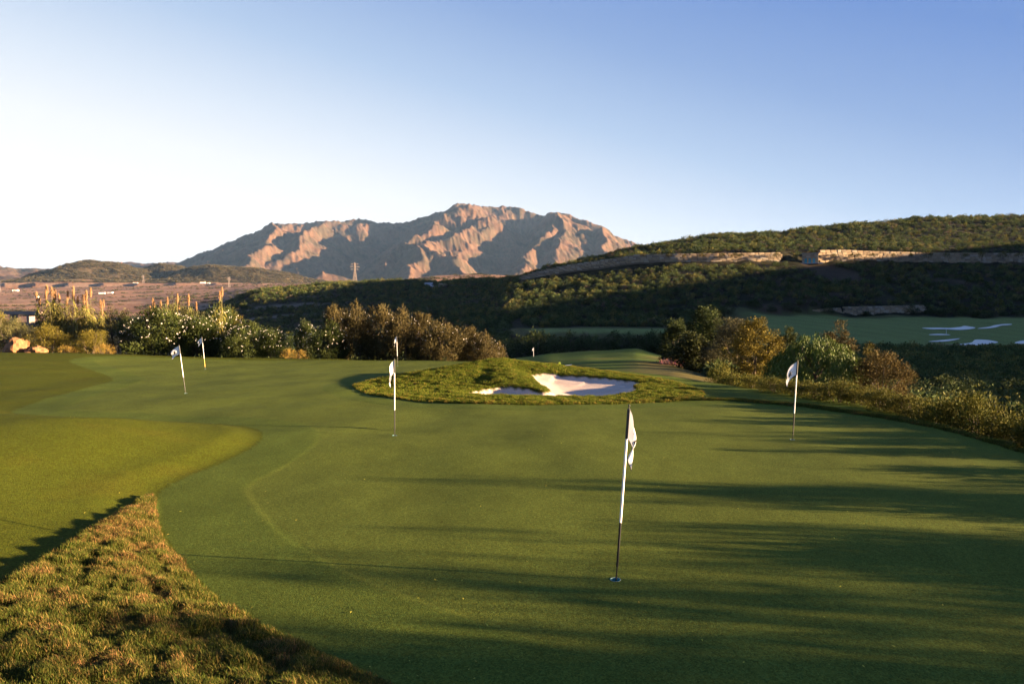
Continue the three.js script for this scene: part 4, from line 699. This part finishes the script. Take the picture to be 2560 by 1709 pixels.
  for (let i = 0; i < 40000 && far.length < 19000; i++) { const b = -41 + r() * 44, d = 950 + 2700 * Math.pow(r(), 1.3), [x, dd] = place(b, d), k = Math.abs(n2(x / 420 + 9, dd / 170)); if (k > 0.035 && fbm(x / 300, dd / 130, 3) < 0.5) continue; far.push([x, dd, 2.2 + 3 * r(), 0.7, ...mixc([0.045, 0.052, 0.024], [0.085, 0.08, 0.04], r())]); }
  strew('plain_scrub', lump(305, 70, 0.5), LEAF, far);
}

// ---------------------------------------------------------------- single shrubs that stand out on the slopes
{
  const R = rng(801);
  for (let i = 0; i < 15; i++) { const [x, d] = at(1140 + i * 29 + (R() - 0.5) * 14, 186 + R() * 12), s = 3.0 + 1.3 * R(); P_.band[i % 3]('dark evergreen shrub of the row behind the lower fairway', 'shrub', [x, d], [s, s * (0.95 + 0.35 * R()), s], R() * 6, 'dark shrubs in the row behind the lower fairway', 0.3); }
  for (let i = 0; i < 22; i++) { const [x, d] = at(1235 + i * 29 + (R() - 0.5) * 20, 296 + R() * 14); if (fairway(x, d) > -1) continue; const s = 2.2 + 1.6 * R(); P_.band[i % 3]('dark shrub along the top edge of the far fairway', 'shrub', [x, d], [s, s * 0.9, s], R() * 6, 'shrubs along the top edge of the far fairway', 0.3); }
  for (let i = 0; i < 22; i++) { const u = 1740 + i * 30 + (R() - 0.5) * 20; if (u > 1915 && u < 2090 && i % 4) continue; const [x, d] = at(u, 324 + R() * 5), s = 2.2 + 1.5 * R(); P_.band[i % 3]('dark shrub along the top edge of the far fairway', 'shrub', [x, d], [s, s * 0.95, s], R() * 6, 'shrubs along the top edge of the far fairway', 0.3); }
  for (let i = 0; i < 46; i++) { const u = 1960 + R() * 430, d = 52 + R() * 118, [x, dd] = at(u, d); if (fairway(x, dd) > -2) continue; const s = 1.3 + 0.9 * R(); P_.band[i % 3]('dark shrub on the shaded slope below the far fairway', 'shrub', [x, dd], [s, s * 1.1, s], R() * 6, 'shrubs on the shaded slope below the far fairway', 0.3); }
  for (let i = 0; i < 60; i++) { const u = 1235 + i * 20 + (R() - 0.5) * 22, t = clamp((u - 1235) / 1114, 0, 1), [x, d] = at(u, lerp(535, 800, Math.pow(t, 0.7)) + R() * 26), s = (1.6 + 2.6 * Math.pow(R(), 2)) * 1.15; P_.hill[i % 3]('rounded bush on the skyline of the dark hill', 'bush', [x, d], [s, s * (0.8 + 0.35 * R()), s], R() * 6, 'bushes on the skyline of the dark hill', 0.4); }
  for (let i = 0; i < 90; i++) { const u = 1000 + R() * 1380, d = 340 + R() * 260, [x, dd] = at(u, d); if (nearWall(x, dd) || bank(x, dd) > 0.3 || fairway(x, dd) > -3) continue; const s = 1.8 + 1.3 * R(); P_.hill[i % 3]('taller bush standing out of the scrub on the dark hillside', 'bush', [x, dd], [s, s * (0.8 + 0.4 * R()), s], R() * 6, 'taller bushes in the hillside scrub', 0.4); }
  for (let i = 0; i < 34; i++) { const u = 560 + i * 14 + (R() - 0.5) * 10, [x, d] = at(u, 700 + R() * 50), s = 2.2 + 2 * R(); P_.hill[i % 3]('bush on the crest of the low spur below the mountain', 'bush', [x, d], [s, s * 0.85, s], R() * 6, 'bushes on the crest of the low spur', 0.4); }
}

// ---------------------------------------------------------------- dry-stone retaining walls
const STONE_G = [1, 2, 3, 4].map((s) => { const g = new THREE.BoxGeometry(1, 1, 1, 2, 2, 2), p = g.attributes.position, r = createNoise3D(rng(900 + s)); for (let i = 0; i < p.count; i++) { const x = p.getX(i), y = p.getY(i), z = p.getZ(i), k = (Math.abs(x) > 0.4) + (Math.abs(y) > 0.4) + (Math.abs(z) > 0.4), q = k === 3 ? 0.88 : k === 2 ? 0.94 : 1; p.setXYZ(i, x * q * (1 + 0.08 * r(x, y, z)), y * q * (1 + 0.12 * r(x + 5, y, z)), z * q * (1 + 0.14 * r(x, y + 5, z))); } g.computeVertexNormals(); return g; });
const STONE_M = [[0.52, 0.40, 0.25], [0.44, 0.32, 0.19], [0.56, 0.46, 0.33], [0.34, 0.26, 0.17], [0.50, 0.36, 0.21]].map((c) => MAT(lin(...c), 0.95, { map: rep(soilTex, 1) }));
const CORE_M = MAT(lin(0.14, 0.11, 0.08), 1);
function stoneWall(path, label, { stone = 2.6, courses = 5, thick = 1.2, extra = 0.6, seed = 1, min = 0 }) { // path: [x, d, foot, top]
  const r = rng(seed), o = path[0], t = thing('stone_wall', label, 'stone wall', [o[0], o[2], -o[1]]), core = [];
  for (let i = 0; i + 1 < path.length; i++) {
    const a = path[i], b = path[i + 1], L = Math.hypot(b[0] - a[0], b[1] - a[1]), ang = Math.atan2(b[1] - a[1], b[0] - a[0]), n = Math.max(1, Math.round(L / stone));
    const g = new THREE.BoxGeometry(L + 0.4, 1, thick), p = g.attributes.position; // slab behind the facing
    for (let k = 0; k < p.count; k++) { const s = p.getX(k) / (L + 0.4) + 0.5, lo = lerp(a[2], b[2], s) - 1.2, hi = lerp(a[3], b[3], s) - 0.35; p.setY(k, p.getY(k) < 0 ? lo : hi); }
    g.rotateY(ang); g.translate((a[0] + b[0]) / 2 - o[0] - Math.sin(ang) * thick * 0.75, -o[2], -((a[1] + b[1]) / 2) + o[1] - Math.cos(ang) * thick * 0.75); core.push(g);
    for (let c = 0; c < courses; c++) {
      let s = c % 2 ? -0.5 / n : 0;
      while (s < 1 - 0.2 / n) {
        const w = (0.6 + 0.8 * r()) / n, m = clamp(s + w / 2, 0.01, 0.99), lo = lerp(a[2], b[2], m) - 0.3, hi = lerp(a[3], b[3], m), ch = (hi - lo) / courses, x = lerp(a[0], b[0], m), d = lerp(a[1], b[1], m);
        const st = part('stone', STONE_G[(r() * 4) | 0], STONE_M[(r() * 5) | 0], t);
        st.position.set(x - o[0] + (r() - 0.5) * 0.1, lo + ch * (c + 0.5) - o[2] + (r() - 0.5) * ch * 0.1, -d + o[1] + (r() - 0.5) * 0.22 - c * 0.12); st.rotation.set((r() - 0.5) * 0.06, ang + (r() - 0.5) * 0.06, (r() - 0.5) * 0.05); st.scale.set(w * L * 0.97, ch * (0.94 + 0.12 * r()), 0.9 + 0.3 * r()); s += w;
      }
    }
  }
  part('core', mergeGeometries(core), CORE_M, t);
}
const wallRun = (L) => L.map(([u, d, vf, vt]) => { const [x, dd] = at(u, d); return [x, dd, EYE - ((vf - 700) / 1600) * d, EYE - ((vt - 700) / 1600) * d]; });
stoneWall(wallRun([[1196, 470, 640, 633], [1240, 468, 633, 620], [1300, 462, 622, 608], [1376, 454, 613, 597], [1460, 447, 601, 584], [1550, 442, 600, 582], [1640, 440, 600, 581], [1720, 440, 600, 580], [1788, 441, 599, 579]]), 'long pale stone terrace wall climbing to the teal doored pump house', { stone: 3.0, courses: 5, seed: 3 });
stoneWall(wallRun([[1877, 447, 602, 574], [1935, 449, 600, 573], [1990, 450, 599, 576], [2070, 451, 600, 578], [2150, 452, 602, 580], [2240, 453, 602, 580], [2349, 454, 603, 581], [2430, 455, 603, 582]]), 'stone terrace wall between the teal doored pump house and the hill end', { stone: 3.0, courses: 5, seed: 4 });
stoneWall(wallRun([[1868, 325, 722, 710], [1900, 325.6, 722, 706], [1930, 326, 724, 705]]), 'short stone wall at the left of the lower terrace', { stone: 1.9, courses: 4, seed: 5 });
stoneWall(wallRun([[1938, 326.4, 727, 703], [1985, 327, 729, 702], [2035, 328, 728, 701], [2080, 329, 722, 700], [2120, 331, 712, 699]]), 'lower stone wall above the far fairway', { stone: 1.9, courses: 6, seed: 6 });
stoneWall(wallRun([[1008, 640, 657, 649], [1030, 634, 660, 652], [1058, 628, 660, 653], [1078, 622, 659, 654]]), 'low stone wall beside the bend of the grey road', { stone: 2.6, courses: 3, seed: 7 });
{ // pump house with teal doors set into the terrace wall
  const [x, d] = at(1856, 439), f = EYE - ((604 - 700) / 1600) * d, t = thing('pump_house', 'flat roofed stone pump house with teal doors in the terrace wall', 'building', [x, f - 0.6, -d], -0.35), W = 9.2, Hh = 6.6;
  part('wall', new THREE.BoxGeometry(W, Hh, 4).translate(0, Hh / 2, -1.9), STONE_M[1], t);
  part('roof', new THREE.BoxGeometry(W + 0.6, 0.35, 4.6).translate(0, Hh + 0.18, -1.9), MAT(lin(0.3, 0.28, 0.24)), t);
  part('ledge', new THREE.BoxGeometry(W + 4, 0.5, 3).translate(0.6, 0.4, 1.2), MAT(lin(0.32, 0.33, 0.36)), t);
  const tl = MAT(lin(0.02, 0.17, 0.21), 0.5), am = MAT(lin(0.42, 0.25, 0.06), 0.7);
  for (const k of [-1, 0, 1]) part('door', new THREE.BoxGeometry(1.55, 2.9, 0.16).translate(k * 2.35 - 0.3, 2.15, 0.2), tl, t);
  for (const k of [-0.5, 0.5]) part('post', new THREE.BoxGeometry(0.55, 3.0, 0.3).translate(k * 2.35 - 0.3, 2.2, 0.22), am, t);
  const rr = rng(44); for (let c = 0; c < 6; c++) for (let k = 0; k < 4; k++) { const yy = 0.75 + c * 1.0; if (yy < 3.9 && k < 4) { if (k > 0 && k < 3) continue; } const st = part('stone', STONE_G[(rr() * 4) | 0], STONE_M[(rr() * 5) | 0], t); const px = yy < 3.9 ? (k === 0 ? -W / 2 + 0.35 : W / 2 - 0.45) : -W / 2 + W * (k + 0.5) / 4; st.position.set(px, yy, 0.1); st.scale.set(yy < 3.9 ? 0.95 : W / 4 * 0.96, 0.95, 0.5); }
}
{ // shrubs growing out of the terrace wall
  const R = rng(880);
  [[230, 1.8], [375, 1.1], [460, 1.1], [560, 1.4], [665, 1.6], [735, 1.6], [765, 1.3], [970, 1.8], [1285, 1.4], [1385, 1.3], [1415, 1.3], [1500, 1.4], [1610, 1.4], [1710, 1.6], [1800, 2.2], [1905, 1.7], [2005, 1.4], [2095, 2.2], [2215, 2.4], [2300, 1.4]].forEach(([cx, s], i) => {
    const u = 1376.4 + 0.4141 * cx, d = u < 1790 ? lerp(453, 438, sstep(1376, 1640, u)) : 446.5, [x, dd] = at(u, d), y = EYE - (((u < 1420 ? 600 : 588) - 700) / 1600) * d - s * 0.4;
    const t = P_.small[i % 2]('tufted shrub growing out of the long terrace wall', 'shrub', [x, dd - 1.0], [s * 1.75, s * 1.35, s * 1.2], R() * 6, 'shrubs growing out of the terrace wall'); t.position.y = y;
  });
  const [x, d] = at(1821, 442), t = P_.small[0]('sunlit small yellow tree beside the teal doored pump house', 'tree', [x, d], [2.6, 4.4, 2.2], 1); t.position.y = EYE + (98 / 1600) * d;
}

// ---------------------------------------------------------------- far fairway bunkers, fence, road, valley
{
  const sandM = new THREE.MeshStandardMaterial({ color: lin(0.82, 0.78, 0.70), map: rep(sandTex, 4), roughness: 1 });
  const bunker = (L, grow = 1) => { // outline as [bearing mark, distance]
    const P = smoothPoly(L.map(([u, d]) => at(u, d)), 5), sh = new THREE.Shape(P.map(([x, d]) => new THREE.Vector2(x, d))), g = new THREE.ShapeGeometry(sh), p = g.attributes.position;
    for (let i = 0; i < p.count; i++) { const x = p.getX(i), d = p.getY(i); p.setXYZ(i, x, ground(x, d) + 0.16, -d); } g.computeVertexNormals(); const n = g.attributes.normal; for (let i = 0; i < n.count; i++) if (n.getY(i) < 0) n.setXYZ(i, -n.getX(i), -n.getY(i), -n.getZ(i));
    const m = sandM.clone(); m.side = THREE.DoubleSide; structure('bunker_sand', g, m);
  };
  bunker([[2116, 252], [2140, 246], [2170, 247], [2196, 245], [2226, 247], [2238, 254], [2214, 264], [2200, 256], [2178, 252], [2150, 254]]);
  bunker([[2244, 249], [2270, 250], [2300, 262], [2322, 268], [2300, 270], [2270, 258]]);
  bunker([[2132, 226], [2160, 225], [2182, 228], [2160, 231]]);
  bunker([[2132, 207], [2160, 207], [2190, 211], [2204, 216], [2186, 214], [2158, 211]]);
  bunker([[2178, 198], [2210, 196], [2240, 197], [2262, 200], [2292, 206], [2268, 212], [2244, 213], [2230, 205], [2204, 201]]);
  bunker([[2332, 204], [2360, 202], [2370, 208], [2350, 211]]);
  bunker([[1278, 81], [1292, 79.5], [1306, 81], [1312, 84], [1296, 83.2]]);
  // timber rail fence below the far fairway
  const wood = MAT(lin(0.30, 0.21, 0.13), 0.9), F = thing('rail_fence', 'low timber rail fence at the lower edge of the far fairway', 'fence', [0, 0, 0]), pts = []; for (let u = 2130; u <= 2400; u += 9) { const [x, d] = at(u, 188 - 3 * Math.sin((u - 2130) * 0.012)); pts.push(new THREE.Vector3(x, ground(x, d), -d)); }
  F.position.copy(pts[0]);
  pts.forEach((p, i) => { const q = part('post', new THREE.BoxGeometry(0.22, 1.7, 0.22), wood, F); q.position.copy(p).sub(pts[0]); q.position.y += 0.6; if (i) for (const h of [0.62, 1.2]) { const o = pts[i - 1], L = p.distanceTo(o), m = part('rail', new THREE.BoxGeometry(L - 0.24, 0.14, 0.1), wood, F); m.position.copy(p).add(o).multiplyScalar(0.5).sub(pts[0]); m.position.y += h; m.lookAt(new THREE.Vector3().copy(m.position).add(new THREE.Vector3().subVectors(p, o).cross(new THREE.Vector3(0, 1, 0)))); } });
  // grey road bending over the spur
  const cv = new THREE.CatmullRomCurve3([[1006, 790], [1001, 735], [986, 690], [980, 662], [986, 640], [1000, 618], [1018, 600], [1040, 590]].map(([u, d]) => { const [x, dd] = at(u, d); return new THREE.Vector3(x, 0, -dd); })), p = [], id = [], uv = [];
  for (let i = 0; i <= 80; i++) { const c = cv.getPointAt(i / 80), t = cv.getTangentAt(i / 80), nx = -t.z, nz = t.x; for (const s of [-1, 0, 1]) { const x = c.x + nx * s * 4.2, z = c.z + nz * s * 4.2; p.push(x, ground(c.x, -c.z) + 1.1, z); uv.push(x, z); } if (i) { const k = i * 3; id.push(k, k - 3, k + 1, k + 1, k - 3, k - 2, k + 1, k - 2, k + 2, k + 2, k - 2, k - 1); } }
  const g = new THREE.BufferGeometry(); g.setAttribute('position', new THREE.Float32BufferAttribute(p, 3)); g.setAttribute('uv', new THREE.Float32BufferAttribute(uv, 2)); g.setIndex(id); g.computeVertexNormals(); structure('road', g, MAT(lin(0.22, 0.22, 0.23), 0.9));
  // viaduct on the left
  const con = MAT(lin(0.42, 0.33, 0.26), 0.9, { map: rep(soilTex, 9) }), A = at(-60, 760), B = at(100, 740), V = thing('viaduct', 'pale concrete road viaduct on piers below the fields', 'bridge', [A[0], -10, -A[1]]), L = Math.hypot(B[0] - A[0], B[1] - A[1]), ang = Math.atan2(B[1] - A[1], B[0] - A[0]), top = EYE - (15 / 1600) * 750 + 10;
  V.rotation.y = ang; part('deck', new THREE.BoxGeometry(L, 2.6, 11).translate(L / 2, top - 1.3, 0), con, V); part('parapet', new THREE.BoxGeometry(L, 1.0, 0.5).translate(L / 2, top + 0.5, 5.2), con, V);
  for (const s of [0.1, 0.34, 0.58, 0.82]) part('pier', new THREE.BoxGeometry(3.2, 16, 7).translate(L * s, top - 2.6 - 8, 0), con, V);
  // farm houses
  const ww = MAT(lin(0.78, 0.76, 0.72), 0.9), rf = MAT(lin(0.32, 0.16, 0.10), 0.9), dk = MAT(lin(0.05, 0.06, 0.07), 0.5);
  const house = (u, d, w, h, dep, label, gable) => {
    const [x, dd] = at(u, d), t = thing('farm_house', label, 'house', [x, ground(x, dd) - 0.5, -dd], (u % 7) * 0.09 - 0.3); part('wall', new THREE.BoxGeometry(w, h, dep).translate(0, h / 2, 0), ww, t);
    if (gable) { const s = new THREE.Shape([new THREE.Vector2(-dep / 2 - 0.5, 0), new THREE.Vector2(dep / 2 + 0.5, 0), new THREE.Vector2(0, h * 0.45)]); part('roof', new THREE.ExtrudeGeometry(s, { depth: w + 1, bevelEnabled: false }).rotateY(Math.PI / 2).translate(-w / 2 - 0.5, h + 0.01, 0), rf, t); } else part('roof', new THREE.BoxGeometry(w + 0.8, 0.5, dep + 0.8).translate(0, h + 0.26, 0), ww, t);
    for (let k = 0; k < 3; k++) part('window', new THREE.BoxGeometry(1.6, 1.8, 0.2).translate((k - 1) * w * 0.3, h * 0.55, dep / 2 + 0.02), dk, t);
  };
  house(39, 2700, 15.4, 6.5, 11.2, 'white farm house among the pink fields above the viaduct', true); house(30, 2720, 7.7, 5.2, 8.0, 'small white annex beside the farm house in the pink fields', false); house(86, 2150, 9.1, 5.2, 8.0, 'lone white house at the hedgerow behind the reed plumes', true);
  house(236, 2300, 18.2, 4.5, 9.6, 'long white shed behind the reeds', false); house(255, 2310, 15.4, 4.5, 9.6, 'long white shed beside another shed, behind the reeds', false); house(313, 3350, 21.0, 6.5, 11.2, 'white farm at the foot of the shaded low hill', true); house(467, 3300, 22.4, 7.2, 12.8, 'white farm house below the third low hill', true); house(480, 3320, 11.2, 5.2, 9.6, 'low white barn beside the farm house below the third low hill', false);
  // pylons and masts
  const steel = MAT(lin(0.16, 0.13, 0.12), 0.7, {}), redm = MAT(lin(0.55, 0.12, 0.08), 0.6);
  const bar = (a, b, r) => { const A = new THREE.Vector3(...a), B = new THREE.Vector3(...b), L = A.distanceTo(B), g = new THREE.CylinderGeometry(r, r, L, 5); g.applyQuaternion(new THREE.Quaternion().setFromUnitVectors(new THREE.Vector3(0, 1, 0), B.clone().sub(A).normalize())); g.translate((A.x + B.x) / 2, (A.y + B.y) / 2, (A.z + B.z) / 2); return g; };
  const pylon = (u, d, H, label, r0) => {
    const [x, dd] = at(u, d), t = thing('pylon', label, 'pylon', [x, ground(x, dd) - 1, -dd], 0.5), w = (y) => lerp(H * 0.1, H * 0.022, Math.min(1, y / (H * 0.72)));
    const cs = [[-1, -1], [1, -1], [1, 1], [-1, 1]], lv = [0, 0.16, 0.3, 0.42, 0.53, 0.63, 0.72, 0.8, 0.88, 0.95].map((v) => v * H), br = [];
    for (const [a, b] of cs) part('leg', mergeGeometries(lv.slice(1).map((y, i) => bar([a * w(lv[i]), lv[i], b * w(lv[i])], [a * w(y), y, b * w(y)], r0))), steel, t);
    lv.slice(1).forEach((y, i) => cs.forEach(([a, b], k) => { const [c, e] = cs[(k + 1) % 4]; br.push(bar([a * w(lv[i]), lv[i], b * w(lv[i])], [c * w(y), y, e * w(y)], r0 * 0.55), bar([c * w(lv[i]), lv[i], e * w(lv[i])], [a * w(y), y, b * w(y)], r0 * 0.55), bar([a * w(y), y, b * w(y)], [c * w(y), y, e * w(y)], r0 * 0.5)); }));
    part('brace', mergeGeometries(br), steel, t);
    for (const [y, l] of [[0.72, 0.16], [0.82, 0.2], [0.92, 0.15]]) part('cross_arm', mergeGeometries([bar([-l * H, y * H, 0], [l * H, y * H, 0], r0 * 0.8), bar([-l * H, y * H, 0], [0, (y + 0.05) * H, 0], r0 * 0.6), bar([l * H, y * H, 0], [0, (y + 0.05) * H, 0], r0 * 0.6)]), steel, t);
    part('peak', bar([0, 0.93 * H, 0], [0, H, 0], r0), steel, t);
  };
  pylon(815, 1150, 42, 'tall lattice pylon on the low spur before the mountain', 0.26); pylon(527, 2500, 40, 'small lattice pylon in the fields below the low hills', 0.4); pylon(1, 2600, 44, 'lattice pylon at the left edge of the pink fields', 0.4); pylon(331, 3300, 42, 'lattice pylon below the shaded low hill', 0.45);
  const mast = (u, v, d, H, label, m) => { const [x, dd] = at(u, d), t = thing('radio_mast', label, 'mast', [x, EYE + ((700 - v) / 1600) * d - 6, -dd]); part('shaft', new THREE.CylinderGeometry(0.8, 2.2, H, 6).translate(0, H / 2, 0), m, t); part('platform', new THREE.CylinderGeometry(2.4, 2.4, 1, 8).translate(0, H * 0.8, 0), steel, t); };
  mast(283, 614, 4350, 48, 'red and white radio mast in the saddle of the low hills', redm);
}
console.log('all built');
renderer.render(scene, camera);
